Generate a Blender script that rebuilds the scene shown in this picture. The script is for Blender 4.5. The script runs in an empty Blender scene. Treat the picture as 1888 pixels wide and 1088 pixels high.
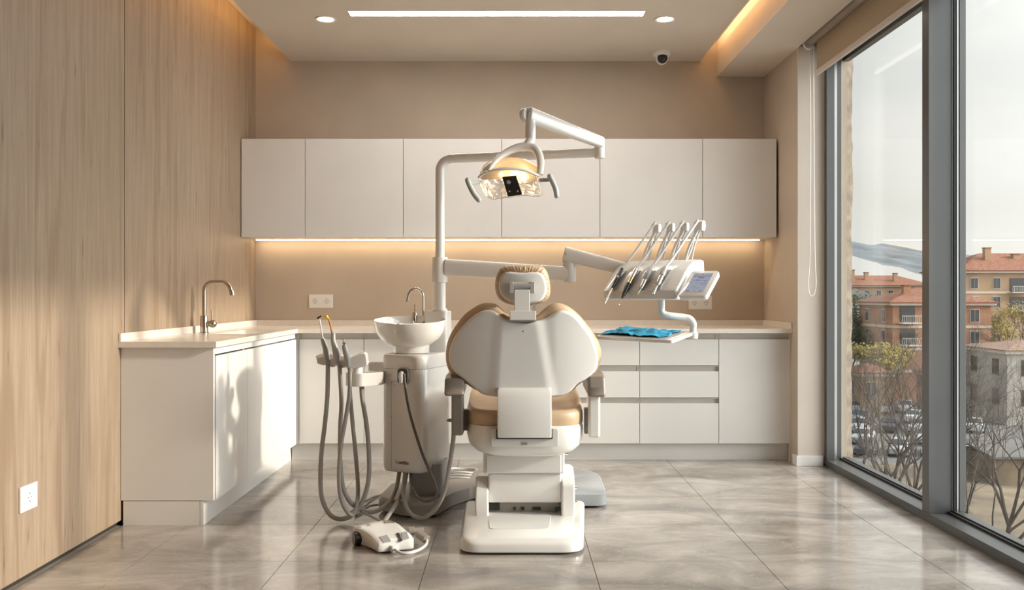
import bpy, bmesh, math, random
from mathutils import Vector, Matrix, noise
random.seed(7)
C = bpy.context.scene.collection
F, CX, CY, H = 1600.0, 944.0, 544.0, 1.10      # focal length in px, picture centre, eye height

def P(px, py, Y):
    """World point seen at picture position (px, py) when it stands Y metres in."""
    return Vector(((px - CX) * Y / F, Y, H - (py - CY) * Y / F))

# ------------------------------------------------------------------ materials
def mat(name, col, rough=0.5, metal=0.0, var=0.04, scale=6.0, bump=0.0, bscale=60.0, coat=0.0, **kw):
    m = bpy.data.materials.new(name); m.use_nodes = True
    nt = m.node_tree; n = nt.nodes; l = nt.links
    b = n['Principled BSDF']
    tc = n.new('ShaderNodeTexCoord'); no = n.new('ShaderNodeTexNoise')
    no.inputs['Scale'].default_value = scale; no.inputs['Detail'].default_value = 4
    l.new(tc.outputs['Object'], no.inputs['Vector'])
    r = n.new('ShaderNodeValToRGB')
    r.color_ramp.elements[0].position = 0.3; r.color_ramp.elements[1].position = 0.7
    r.color_ramp.elements[0].color = (*[c * (1 - var) for c in col], 1)
    r.color_ramp.elements[1].color = (*[min(1, c * (1 + var)) for c in col], 1)
    l.new(no.outputs['Fac'], r.inputs['Fac']); l.new(r.outputs['Color'], b.inputs['Base Color'])
    b.inputs['Roughness'].default_value = rough; b.inputs['Metallic'].default_value = metal
    b.inputs['Coat Weight'].default_value = coat
    for k, v in kw.items(): b.inputs[k].default_value = v
    if bump:
        n2 = n.new('ShaderNodeTexNoise'); n2.inputs['Scale'].default_value = bscale; n2.inputs['Detail'].default_value = 5
        bp = n.new('ShaderNodeBump'); bp.inputs['Strength'].default_value = bump; bp.inputs['Distance'].default_value = 0.004
        l.new(tc.outputs['Object'], n2.inputs['Vector']); l.new(n2.outputs['Fac'], bp.inputs['Height']); l.new(bp.outputs['Normal'], b.inputs['Normal'])
    return m

def emit(name, col, strength):
    m = bpy.data.materials.new(name); m.use_nodes = True
    nt = m.node_tree; nt.nodes.clear()
    o = nt.nodes.new('ShaderNodeOutputMaterial'); e = nt.nodes.new('ShaderNodeEmission')
    e.inputs[0].default_value = (*col, 1); e.inputs[1].default_value = strength
    nt.links.new(e.outputs[0], o.inputs[0]); return m

def glassmat(name, tint=(1, 1, 1), ior=1.45, rough=0.0, base=0.0):
    m = bpy.data.materials.new(name); m.use_nodes = True
    nt = m.node_tree; nt.nodes.clear(); n = nt.nodes; l = nt.links
    o = n.new('ShaderNodeOutputMaterial'); t = n.new('ShaderNodeBsdfTransparent'); g = n.new('ShaderNodeBsdfGlossy')
    f = n.new('ShaderNodeFresnel'); mx = n.new('ShaderNodeMixShader'); a = n.new('ShaderNodeMath'); a.operation = 'ADD'; a.use_clamp = True
    ge = n.new('ShaderNodeNewGeometry'); io = n.new('ShaderNodeMapRange'); io.inputs[3].default_value = ior; io.inputs[4].default_value = 1 / ior
    l.new(ge.outputs['Backfacing'], io.inputs[0]); l.new(io.outputs[0], f.inputs['IOR']); a.inputs[1].default_value = base
    t.inputs[0].default_value = (*tint, 1); g.inputs['Roughness'].default_value = rough
    l.new(f.outputs[0], a.inputs[0]); l.new(a.outputs[0], mx.inputs[0])
    l.new(t.outputs[0], mx.inputs[1]); l.new(g.outputs[0], mx.inputs[2]); l.new(mx.outputs[0], o.inputs[0]); return m

def woodmat():
    m = bpy.data.materials.new('oak_veneer'); m.use_nodes = True
    nt = m.node_tree; n = nt.nodes; l = nt.links; b = n['Principled BSDF']
    tc = n.new('ShaderNodeTexCoord')
    def mp(sc):
        x = n.new('ShaderNodeMapping'); x.inputs['Scale'].default_value = sc; l.new(tc.outputs['Object'], x.inputs['Vector']); return x
    def nz(vec, s, d=4, rough=0.5):
        x = n.new('ShaderNodeTexNoise'); x.inputs['Scale'].default_value = s; x.inputs['Detail'].default_value = d
        x.inputs['Roughness'].default_value = rough; l.new(vec.outputs[0], x.inputs['Vector']); return x
    fine = nz(mp((1, 34, 1.3)), 1.5, 8, 0.7)
    mid = nz(mp((1, 5.5, 0.32)), 1.0, 3)
    big = nz(mp((1, 2.2, 0.45)), 1.0, 2)
    mul = n.new('ShaderNodeMath'); mul.operation = 'MULTIPLY'; mul.inputs[1].default_value = 24.0
    l.new(mid.outputs['Fac'], mul.inputs[0])
    sn = n.new('ShaderNodeMath'); sn.operation = 'SINE'; l.new(mul.outputs[0], sn.inputs[0])
    r1 = n.new('ShaderNodeMapRange'); r1.inputs[1].default_value = 0.55; r1.inputs[2].default_value = 1.0; l.new(sn.outputs[0], r1.inputs[0])
    base = n.new('ShaderNodeValToRGB'); e = base.color_ramp.elements
    e[0].position = 0.28; e[0].color = (0.27, 0.198, 0.138, 1); e[1].position = 0.72; e[1].color = (0.43, 0.338, 0.255, 1)
    l.new(fine.outputs['Fac'], base.inputs['Fac'])
    mx = n.new('ShaderNodeMixRGB'); mx.blend_type = 'MULTIPLY'; mx.inputs[2].default_value = (0.66, 0.54, 0.43, 1)
    f2 = n.new('ShaderNodeMath'); f2.operation = 'MULTIPLY'; f2.inputs[1].default_value = 0.9; l.new(r1.outputs[0], f2.inputs[0])
    f3 = n.new('ShaderNodeMath'); f3.operation = 'MULTIPLY'; l.new(f2.outputs[0], f3.inputs[0]); l.new(fine.outputs['Fac'], f3.inputs[1])
    l.new(f3.outputs[0], mx.inputs[0]); l.new(base.outputs[0], mx.inputs[1])
    m2 = n.new('ShaderNodeMixRGB'); m2.blend_type = 'MULTIPLY'; m2.inputs[2].default_value = (0.8, 0.76, 0.7, 1)
    l.new(big.outputs['Fac'], m2.inputs[0]); l.new(mx.outputs[0], m2.inputs[1])
    # dark specks and short knots
    kn = nz(mp((1, 30, 5)), 1.0, 2); r3 = n.new('ShaderNodeMapRange'); r3.inputs[1].default_value = 0.66; r3.inputs[2].default_value = 0.78; r3.inputs[4].default_value = 0.85
    l.new(kn.outputs['Fac'], r3.inputs[0])
    m3 = n.new('ShaderNodeMixRGB'); m3.blend_type = 'MULTIPLY'; m3.inputs[2].default_value = (0.6, 0.48, 0.38, 1)
    l.new(r3.outputs[0], m3.inputs[0]); l.new(m2.outputs[0], m3.inputs[1]); l.new(m3.outputs[0], b.inputs['Base Color'])
    b.inputs['Roughness'].default_value = 0.5
    return m

def tilemat():
    m = bpy.data.materials.new('polished_stone_tile'); m.use_nodes = True
    nt = m.node_tree; n = nt.nodes; l = nt.links; b = n['Principled BSDF']
    tc = n.new('ShaderNodeTexCoord'); mp = n.new('ShaderNodeMapping'); mp.inputs['Scale'].default_value = (1.0, 1.9, 1)
    mp.inputs['Rotation'].default_value = (0, 0, 0.12)
    l.new(tc.outputs['Object'], mp.inputs['Vector'])
    a = n.new('ShaderNodeTexNoise'); a.inputs['Scale'].default_value = 2.2; a.inputs['Detail'].default_value = 9; a.inputs['Roughness'].default_value = 0.62; a.inputs['Distortion'].default_value = 0.8
    l.new(mp.outputs[0], a.inputs['Vector'])
    r = n.new('ShaderNodeValToRGB'); e = r.color_ramp.elements
    e[0].position = 0.3; e[0].color = (0.20, 0.174, 0.152, 1); e[1].position = 0.72; e[1].color = (0.50, 0.46, 0.42, 1)
    x = e.new(0.5); x.color = (0.325, 0.293, 0.264, 1)
    l.new(a.outputs['Fac'], r.inputs['Fac'])
    v = n.new('ShaderNodeTexNoise'); v.inputs['Scale'].default_value = 5; v.inputs['Detail'].default_value = 6; v.inputs['Distortion'].default_value = 2.5
    l.new(mp.outputs[0], v.inputs['Vector'])
    rv = n.new('ShaderNodeValToRGB'); q = rv.color_ramp.elements; q[0].position = 0.49; q[0].color = (0, 0, 0, 1); q[1].position = 0.5; q[1].color = (0.35, 0.35, 0.35, 1)
    z = q.new(0.515); z.color = (0, 0, 0, 1)
    l.new(v.outputs['Fac'], rv.inputs['Fac'])
    mx = n.new('ShaderNodeMixRGB'); mx.inputs[2].default_value = (0.62, 0.55, 0.47, 1); l.new(rv.outputs[0], mx.inputs[0]); l.new(r.outputs[0], mx.inputs[1])
    l.new(mx.outputs[0], b.inputs['Base Color'])
    rr = n.new('ShaderNodeMapRange'); rr.inputs[3].default_value = 0.07; rr.inputs[4].default_value = 0.2; l.new(a.outputs['Fac'], rr.inputs[0]); l.new(rr.outputs[0], b.inputs['Roughness'])
    b.inputs['IOR'].default_value = 1.7
    return m

M = {}
M['cab'] = mat('matt_white_laminate', (0.71, 0.69, 0.66), 0.5, var=0.03, scale=3)
M['cabin'] = mat('cabinet_inside_board', (0.5, 0.46, 0.41), 0.6)
M['rail'] = mat('recessed_grip_rail', (0.56, 0.52, 0.47), 0.45)
M['top'] = mat('cream_quartz_worktop', (0.72, 0.66, 0.59), 0.22, var=0.03, scale=30)
M['sink'] = mat('white_composite_sink', (0.76, 0.73, 0.69), 0.25)
M['plaster'] = mat('beige_microcement', (0.50, 0.42, 0.335), 0.8, var=0.07, scale=2.5, bump=0.08, bscale=90)
M['pierpaint'] = mat('cream_wall_paint', (0.66, 0.585, 0.51), 0.75, var=0.03, scale=3, bump=0.05)
M['ceil'] = mat('ceiling_paint', (0.68, 0.61, 0.53), 0.85, var=0.03, scale=2, bump=0.05)
M['whitepaint'] = mat('white_paint', (0.78, 0.76, 0.73), 0.5, var=0.02)
M['wood'] = woodmat(); M['tile'] = tilemat()
M['grout'] = mat('tile_grout', (0.3, 0.26, 0.22), 0.9)
M['gap'] = mat('dark_shadow_gap', (0.03, 0.025, 0.02), 0.9)
M['alu'] = mat('grey_aluminium', (0.125, 0.127, 0.128), 0.38, 0.55, var=0.06, scale=3)
M['alulight'] = mat('bare_aluminium_edge', (0.6, 0.6, 0.6), 0.3, 0.9)
M['gasket'] = mat('black_rubber', (0.015, 0.014, 0.013), 0.6)
M['blind'] = mat('beige_blind_fabric', (0.42, 0.325, 0.225), 0.9, var=0.05, scale=80)
M['tube'] = mat('taupe_tube', (0.30, 0.255, 0.21), 0.5)
M['bar'] = mat('cream_bottom_bar', (0.60, 0.53, 0.47), 0.5)
M['white'] = mat('glossy_white_plastic', (0.72, 0.70, 0.67), 0.22, var=0.015, coat=0.3)
M['ceramic'] = mat('white_ceramic', (0.78, 0.76, 0.72), 0.08, var=0.01, coat=0.6)
M['shell'] = mat('satin_white_shell', (0.66, 0.645, 0.62), 0.38, var=0.03, scale=4)
M['tan'] = mat('tan_leatherette', (0.50, 0.36, 0.228), 0.42, var=0.06, scale=12, bump=0.15, bscale=250)
M['taupe'] = mat('taupe_plastic', (0.235, 0.20, 0.17), 0.35, var=0.03)
M['base'] = mat('taupe_base_plastic', (0.27, 0.24, 0.21), 0.4)
M['greybase'] = mat('light_grey_base', (0.33, 0.34, 0.35), 0.35)
M['greyh'] = mat('grey_hose_rubber', (0.30, 0.275, 0.245), 0.45)
M['dkcable'] = mat('dark_grey_cable', (0.11, 0.10, 0.088), 0.4)
M['lthose'] = mat('pale_grey_hose', (0.56, 0.55, 0.53), 0.35)
M['chrome'] = mat('polished_chrome', (0.75, 0.73, 0.7), 0.1, 1.0)
M['steel'] = mat('brushed_nickel', (0.50, 0.44, 0.37), 0.26, 1.0)
M['black'] = mat('black_plastic', (0.018, 0.016, 0.014), 0.3)
M['greyp'] = mat('mid_grey_plastic', (0.34, 0.335, 0.325), 0.3)
M['handle'] = mat('blue_grey_handle', (0.40, 0.42, 0.42), 0.45)
M['cloth'] = mat('blue_nonwoven_cloth', (0.03, 0.33, 0.55), 0.75, var=0.1, scale=20)
M['yellow'] = mat('yellow_tip', (0.85, 0.5, 0.03), 0.4)
M['orange'] = mat('amber_tube', (0.5, 0.18, 0.03), 0.35)
M['tray'] = mat('grey_tray_mat', (0.42, 0.42, 0.41), 0.4)
M['gold'] = mat('gold_band', (0.75, 0.55, 0.3), 0.2, 1.0)
M['text'] = mat('printed_grey_ink', (0.10, 0.09, 0.08), 0.6)
M['glass'] = glassmat('window_glass', (0.97, 0.985, 0.975), 1.27, base=0.0)
M['clear'] = glassmat('clear_lamp_shield', (0.97, 0.95, 0.92), 1.45, 0.05, 0.08)
M['concrete'] = mat('rough_concrete', (0.22, 0.18, 0.14), 0.95, var=0.35, scale=14, bump=1.0, bscale=30)
M['led'] = emit('warm_white_led', (1.0, 0.90, 0.76), 9.0)
M['ledpanel'] = emit('ceiling_light_diffuser', (1.0, 0.94, 0.88), 36.0)
M['cove'] = emit('cove_led_strip', (1.0, 0.62, 0.27), 26.0)
M['coveR'] = emit('right_cove_led_strip', (1.0, 0.66, 0.35), 45.0)
M['under'] = emit('under_cabinet_led', (1.0, 0.74, 0.46), 27.0)
M['bulb'] = emit('halogen_bulb', (1.0, 0.74, 0.42), 40.0)

# ------------------------------------------------------------------ mesh builder
class B:
    def __init__(s): s.bm = bmesh.new()
    def face(s, vs):
        try: return s.bm.faces.new(vs)
        except ValueError: return None
    def vs(s, pts): return [s.bm.verts.new(p) for p in pts]
    def box(s, x0, x1, y0, y1, z0, z1, T=None):
        p = [Vector((x, y, z)) for z in (z0, z1) for x, y in ((x0, y0), (x1, y0), (x1, y1), (x0, y1))]
        if T is not None: p = [T @ q for q in p]
        v = s.vs(p)
        for f in ((3, 2, 1, 0), (4, 5, 6, 7), (0, 1, 5, 4), (1, 2, 6, 5), (2, 3, 7, 6), (3, 0, 4, 7)): s.face([v[i] for i in f])
        return s
    def loft(s, rings, cap=True, closed=True):
        R = [s.vs(r) for r in rings]; n = len(R[0])
        for a, b in zip(R, R[1:]):
            for i in range(n if closed else n - 1):
                j = (i + 1) % n; s.face([a[i], a[j], b[j], b[i]])
        if cap: s.face(R[0][::-1]); s.face(R[-1])
        return s
    def prism(s, poly, z0, z1, T=None, top=None):
        a = [Vector((x, y, z0)) for x, y in poly]; b = [Vector((x, y, z1)) for x, y in (top or poly)]
        if T is not None: a = [T @ q for q in a]; b = [T @ q for q in b]
        return s.loft([a, b])
    def extr(s, pts, vec):
        pts = [Vector(p) for p in pts]; return s.loft([pts, [p + Vector(vec) for p in pts]])
    def tube(s, pts, r, n=12, cap=True):
        pts = [Vector(p) for p in pts]; rs = r if isinstance(r, (list, tuple)) else [r] * len(pts)
        t0 = (pts[1] - pts[0]).normalized(); up = Vector((0, 0, 1)) if abs(t0.z) < 0.9 else Vector((1, 0, 0))
        u = t0.cross(up).normalized(); rings = []
        for i, p in enumerate(pts):
            a = pts[max(0, i - 1)]; b = pts[min(len(pts) - 1, i + 1)]; t = (b - a)
            t = t.normalized() if t.length > 1e-9 else t0
            u = (u - t * u.dot(t)).normalized(); w = t.cross(u)
            rings.append([p + (u * math.cos(2 * math.pi * k / n) + w * math.sin(2 * math.pi * k / n)) * rs[i] for k in range(n)])
        return s.loft(rings, cap)
    def capsule(s, a, b, r, n=14, k=5):
        a = Vector(a); b = Vector(b); d = (b - a).normalized(); pts = []; rs = []
        for i in range(k): q = math.pi / 2 * i / k; pts.append(a - d * r * math.cos(q)); rs.append(max(1e-4, r * math.sin(q)))
        pts += [a, b]; rs += [r, r]
        for i in range(k - 1, -1, -1): q = math.pi / 2 * i / k; pts.append(b + d * r * math.cos(q)); rs.append(max(1e-4, r * math.sin(q)))
        return s.tube(pts, rs, n)
    def lathe(s, prof, c=(0, 0, 0), T=None, n=40, cap=True):
        T = T or Matrix.Translation(c); rings = []
        for r, z in prof: rings.append([T @ Vector((r * math.cos(2 * math.pi * k / n), r * math.sin(2 * math.pi * k / n), z)) for k in range(n)])
        return s.loft(rings, cap)
    def build(s, name, m, parent=None, bevel=0.0, seg=3, smooth=40, label=None):
        me = bpy.data.meshes.new(name); bmesh.ops.remove_doubles(s.bm, verts=s.bm.verts, dist=1e-6)
        bmesh.ops.recalc_face_normals(s.bm, faces=s.bm.faces); s.bm.to_mesh(me); s.bm.free()
        xs = [v.co.copy() for v in me.vertices]
        lo = Vector([min(v[i] for v in xs) for i in range(3)]); hi = Vector([max(v[i] for v in xs) for i in range(3)])
        c = Vector(((lo.x + hi.x) / 2, (lo.y + hi.y) / 2, lo.z))
        me.transform(Matrix.Translation(-c)); me.materials.append(m)
        o = bpy.data.objects.new(name, me); C.objects.link(o)
        finish(o, c, parent, bevel, seg, smooth)
        if label: o['label'] = label
        return o

WP = {}
def finish(o, c, parent, bevel=0.0, seg=3, smooth=40):
    if smooth:
        for p in o.data.polygons: p.use_smooth = True
        o.data.set_sharp_from_angle(angle=math.radians(smooth))
    if bevel:
        b = o.modifiers.new('bevel', 'BEVEL'); b.width = bevel; b.segments = seg; b.limit_method = 'ANGLE'; b.angle_limit = math.radians(35)
        b.harden_normals = True
    WP[o.name] = Vector(c)
    if parent is not None: o.parent = parent; o.location = Vector(c) - WP[parent.name]
    else: o.location = c

def tag(o, label, cat, group=None, kind=None):
    o['label'] = label; o['category'] = cat
    if group: o['group'] = group
    if kind: o['kind'] = kind
    return o
def thing(name, loc, label, cat, group=None):
    o = bpy.data.objects.new(name, None); C.objects.link(o); o.empty_display_size = 0.05
    o.location = loc; WP[o.name] = Vector(loc); return tag(o, label, cat, group)
def struct(o): o['kind'] = 'structure'; return o
def copy_tree(o, loc=None, rz=None, label=None, scale=None):
    def rec(a, par):
        c = a.copy(); C.objects.link(c); c.parent = par
        for ch in a.children: rec(ch, c)
        return c
    c = rec(o, None)
    if loc is not None: c.location = loc
    if rz is not None: c.rotation_euler = (0, 0, rz)
    if scale is not None: c.scale = (scale,) * 3
    if label: c['label'] = label
    return c
def cr(pts, k=6, closed=False):
    pts = [Vector(p) for p in pts]; n = len(pts); out = []
    for i in range(n if closed else n - 1):
        if closed: a, b, c, d = pts[i - 1], pts[i], pts[(i + 1) % n], pts[(i + 2) % n]
        else: a, b, c, d = pts[max(0, i - 1)], pts[i], pts[i + 1], pts[min(n - 1, i + 2)]
        for j in range(k):
            t = j / k
            out.append(0.5 * ((2 * b) + (c - a) * t + (2 * a - 5 * b + 4 * c - d) * t * t + (3 * b - a - 3 * c + d) * t ** 3))
    if not closed: out.append(pts[-1])
    return out
def rrect(x0, x1, y0, y1, r, k=5):
    out = []
    for cx, cy, a in ((x1 - r, y0 + r, -90), (x1 - r, y1 - r, 0), (x0 + r, y1 - r, 90), (x0 + r, y0 + r, 180)):
        for i in range(k + 1): q = math.radians(a + 90 * i / k); out.append((cx + r * math.cos(q), cy + r * math.sin(q)))
    return out
def rpoly(poly, r, k=5):
    """polygon (2D) with rounded corners"""
    out = []; n = len(poly)
    for i in range(n):
        p = Vector(poly[i]); a = Vector(poly[i - 1]) - p; b = Vector(poly[(i + 1) % n]) - p
        ri = r[i] if isinstance(r, (list, tuple)) else r
        d = min(ri, a.length * 0.48, b.length * 0.48); A = p + a.normalized() * d; Bq = p + b.normalized() * d
        for j in range(k + 1): t = j / k; q = A * (1 - t) ** 2 + p * 2 * t * (1 - t) + Bq * t * t; out.append((q.x, q.y))
    return out
def pillow(outline, fy, tf, tb, rf, rb, nx=60, nz=36, crease=None):
    """Padded slab standing in the XZ plane. outline: closed list of (x, z); fy(x, z): its mid depth; tf/tb thickness to the front (-Y) and back,
    rf/rb edge rounding. crease(x, z) adds relief to the front."""
    xs0 = min(p[0] for p in outline); xs1 = max(p[0] for p in outline); n = len(outline)
    def span(x):
        zz = []
        for i in range(n):
            (xa, za), (xb, zb) = outline[i], outline[(i + 1) % n]
            if (xa <= x < xb) or (xb <= x < xa): zz.append(za + (zb - za) * (x - xa) / (xb - xa))
        return (min(zz), max(zz)) if zz else None
    def dist(x, z):
        m = 9
        for i in range(n):
            ax, az = outline[i]; bx, bz = outline[(i + 1) % n]; dx, dz = bx - ax, bz - az; L = dx * dx + dz * dz
            t = 0 if L == 0 else max(0, min(1, ((x - ax) * dx + (z - az) * dz) / L)); m = min(m, math.hypot(x - ax - t * dx, z - az - t * dz))
        return m
    pr = lambda d, r: 1.0 if d >= r else math.sqrt(max(0, 1 - (1 - d / r) ** 2))
    b = B(); fr, bk = [], []
    for i in range(nx + 1):
        u = 0.5 - 0.5 * math.cos(math.pi * i / nx); x = xs0 + 1e-5 + (xs1 - xs0 - 2e-5) * u
        sp = span(x) or (0, 0); rf_, rb_ = [], []
        for j in range(nz + 1):
            v = 0.5 - 0.5 * math.cos(math.pi * j / nz); z = sp[0] + (sp[1] - sp[0]) * v
            d = 0 if j in (0, nz) or i in (0, nx) else dist(x, z); y = fy(x, z)
            cf = crease(x, z) * pr(d, rf) if crease else 0
            rf_.append(b.bm.verts.new((x, y - tf * pr(d, rf) - cf, z)))
            rb_.append(rf_[-1] if d == 0 else b.bm.verts.new((x, y + tb * pr(d, rb), z)))
        fr.append(rf_); bk.append(rb_)
    for i in range(nx):
        for j in range(nz):
            b.face([fr[i][j], fr[i + 1][j], fr[i + 1][j + 1], fr[i][j + 1]])
            q = [bk[i][j], bk[i][j + 1], bk[i + 1][j + 1], bk[i + 1][j]]
            if len(set(q)) == 4: b.face(q)
    return b

# ------------------------------------------------------------------ the room
XL, XR, YB, YF = -1.87, 1.84, 6.33, -1.6
# floor: stone tiles on a grout bed
xb = [-1.86, -1.545, -0.94, -0.35, 0.33, 1.03, 1.72, 2.02]
yb = [YF - 0.575 + 0.575 * k for k in range(0, 16)]
yoff = 4.16 - (YF - 0.575 + 0.575 * round((4.16 - YF + 0.575) / 0.575)); yb = [y + yoff for y in yb]
g = B().box(-1.95, 2.2, YF - 0.8, YB + 0.02, -0.12, -0.004).build('floor', M['grout']); struct(g)
t = B(); g_ = 0.0014
for i in range(len(xb) - 1):
    for j in range(len(yb) - 1):
        x0, x1, y0, y1 = xb[i], xb[i + 1], max(yb[j], YF), min(yb[j + 1], YB)
        if y1 - y0 > 0.02: t.box(x0 + g_, x1 - g_, y0 + g_, y1 - g_, -0.004, 0.0)
t.build('tile', M['tile'], g, smooth=0)

# left wall: dark core, oak panels with a thin joint and a dark shadow gap under them
w = struct(B().box(XL - 0.2, XL - 0.022, YF, YB + 0.15, -0.1, 3.1).build('wall_left', M['gap'], smooth=0))
for y0, y1 in ((YF, 0.6), (0.605, 2.42), (2.425, 4.186), (4.1925, YB)):
    B().box(XL - 0.02, XL, y0, y1, 0.022 if y1 < 5 else 0.0, 3.06).build('wood_panel', M['wood'], w, bevel=0.001, seg=1, smooth=0)
B().box(XL - 0.05, XL - 0.003, 3.04, 3.07, 0.0, 0.03).build('packing_wedge', M['bar'], w, smooth=0)
struct(B().box(XL - 0.2, 2.16, YB, YB + 0.15, -0.1, 3.1).build('wall_back', M['plaster'], smooth=0))
struct(B().box(XL - 0.2, 2.2, YF - 0.15, YF, -0.1, 3.1).build('wall_front', M['plaster'], smooth=0))
wr = struct(B().box(XR, 2.16, 5.60, YB, -0.1, 3.06).build('wall_right', M['plaster'], smooth=0))
B().box(XR + 0.0005, 2.012, 5.585, 5.60, 0.0, 2.70).build('pier_face', M['pierpaint'], wr, smooth=0)
bs = B(); bs.box(XR - 0.012, 2.0, 5.573, 5.585, 0.0, 0.066); bs.box(XR - 0.012, XR - 0.0005, 5.585, 5.66, 0.0, 0.066)
struct(bs.build('baseboard_right', M['whitepaint'], bevel=0.002, smooth=0))
struct(B().box(1.95, 2.2, YF, 1.75, 0.0, 2.96).build('wall_right_light_block', M['plaster'], smooth=0))  # unseen solid stretch, put in to cut window light on camera-facing sides
# ceiling: dropped centre panel, coves at both sides, soffit along the window
c = B()
c.box(-1.618, 1.373, YF, YB, 2.805, 2.90)
c.build('ceiling', M['ceil'], bevel=0.002, seg=1, smooth=0); ce = bpy.data.objects['ceiling']; struct(ce)
B().box(XL, -1.35, YF, YB, 3.04, 3.10).box(-1.40, -1.34, YF, YB, 2.90, 3.04).build('left_cove', M['ceil'], ce, smooth=0)
B().box(1.20, 1.50, YF, YB, 2.95, 3.03).box(1.15, 1.2, YF, YB, 2.90, 3.03).build('right_cove', M['ceil'], ce, smooth=0)
B().box(1.495, 2.25, YF, YB, 2.95, 3.1).box(1.495, XR, YF, YB, 2.692, 2.96).build('window_soffit', M['ceil'], ce, smooth=0)
# cove LED strips lie on top of the centre panel's edges, out of sight
o = B().box(-1.56, -1.53, YF + 0.1, YB - 0.12, 2.902, 2.912).build('cove_light_strip', M['cove'], smooth=0)
tag(o, 'warm LED strip lying in the ceiling cove along the oak wall', 'light strip')
o = B().box(1.29, 1.315, YF + 0.1, YB - 0.12, 2.902, 2.912).build('cove_light_strip', M['coveR'], smooth=0)
tag(o, 'warm LED strip lying in the ceiling cove beside the window soffit', 'light strip')
# linear ceiling light (and the same one further back in the room, above the camera)
def linear(y, lab):
    r = thing('linear_ceiling_light', (-0.09, y, 2.79), lab, 'ceiling light', None)
    B().box(-0.981, 0.796, y - 0.043, y + 0.043, 2.7995, 2.8055).build('diffuser', M['ledpanel'], r, smooth=0)
    B().box(-0.986, -0.981, y - 0.048, y + 0.048, 2.80, 2.8055).box(0.796, 0.801, y - 0.048, y + 0.048, 2.80, 2.8055).box(-0.981, 0.796, y - 0.048, y - 0.043, 2.80, 2.8055).box(-0.981, 0.796, y + 0.043, y + 0.048, 2.80, 2.8055).build('frame', M['ceil'], r, smooth=0)
linear(5.243, 'long slim white light strip set flush in the ceiling panel')
# downlights
def down(x, y, lab):
    r = thing('downlight', (x, y, 2.795), lab, 'downlight', None)
    B().lathe([(0.046, 0.0), (0.05, -0.004), (0.062, -0.006), (0.067, -0.002), (0.067, 0.0)], (x, y, 2.805), cap=False).build('trim_ring', M['ceil'], r)
    B().lathe([(0.0005, -0.001), (0.046, -0.001)], (x, y, 2.805), cap=False).build('lens', M['ledpanel'], r)
down(-1.15, 5.36, 'small round recessed downlight in the ceiling, nearer the oak wall')
down(0.945, 5.36, 'small round recessed downlight in the ceiling, nearer the window')
# dome camera
r = thing('security_camera', (1.05, 6.09, 2.73), 'small white dome security camera with black ball under the ceiling', 'camera')
B().lathe([(0.001, 0), (0.066, 0), (0.066, -0.012), (0.056, -0.03), (0.047, -0.034), (0.001, -0.034)], (1.05, 6.09, 2.805)).build('mount', M['whitepaint'], r)
T = Matrix.Translation((1.05, 6.085, 2.765)) @ Matrix.Rotation(math.radians(-15), 4, 'X')
B().lathe([(0.045 * math.cos(a), -0.052 * math.sin(a)) for a in [i * math.pi / 2 / 10 for i in range(10)]] + [(0.0005, -0.052)], T=T).build('ring', M['whitepaint'], r)
T = Matrix.Translation((1.05, 6.075, 2.763)) @ Matrix.Rotation(math.radians(-40), 4, 'X')
B().lathe([(0.0385 * math.cos(a), -0.05 * math.sin(a)) for a in [i * math.pi / 2 / 10 for i in range(10)]] + [(0.0005, -0.05)], T=T).build('dome', M['black'], r)

# ------------------------------------------------------------------ window wall
fr = B()
GX = 2.13
fr.box(2.01, GX, 1.75, 5.585, 0.0, 0.045)                                   # sill rail
fr.box(2.01, 2.062, 5.545, 5.584, 0.045, 2.66)                             # far jamb
fr.box(2.012, 2.18, 1.75, 5.6, 2.62, 2.95)                                   # head
mull = [4.2205, 3.02]
wn = struct(fr.build('window_1', M['alu'], bevel=0.0015, seg=1, smooth=0))
for y in mull: B().box(2.01, 2.126, y - 0.0335, y + 0.0335, 0.045, 2.62).build('mullion', M['alu'], wn, bevel=0.0015, seg=1, smooth=0)
edges = [5.58] + [v for y in mull for v in (y + 0.0335, y - 0.0335)] + [1.75]
for k in range(0, len(edges), 2):
    y1, y0 = edges[k], edges[k + 1]
    a = B()                                                               # sash: gasket, then aluminium bead around the pane
    a.box(2.104, 2.114, y0, y1 - 0.001, 0.045, 0.055).box(2.104, 2.114, y0, y0 + 0.012, 0.055, 2.62)
    if k == 0: a.box(2.062, 2.068, y1 - 0.014, y1 - 0.002, 0.05, 2.62)
    else: a.box(2.1265, 2.140, y1 - 0.012, y1, 0.055, 2.62)
    a.build('gasket', M['gasket'], wn, smooth=0)
    a = B()
    a.box(2.124, 2.165, y0, y1, 0.02, 0.060).box(2.124, 2.165, y0, y0 + 0.03, 0.060, 2.6).box(2.124, 2.165, y0, y1, 2.6, 2.64)
    if k == 0: a.box(2.085, 2.1135, y1 - 0.014, y1 - 0.002, 0.05, 2.62)
    else: a.box(2.150, 2.180, y1 - 0.02, y1, 0.06, 2.6)
    a.build('sash_frame', M['alu'], wn, bevel=0.001, seg=1, smooth=0)
    B().box(2.068 if k == 0 else 2.140, 2.085 if k == 0 else 2.150, y1 - 0.014, y1 - 0.003, 0.056, 2.62).build('spacer_bar', M['alulight'], wn, smooth=0)
    B().box(2.116, 2.122, y0 + 0.002, y1 - 0.002, 0.045, 2.62).build('pane', M['glass'], wn, smooth=0)
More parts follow.
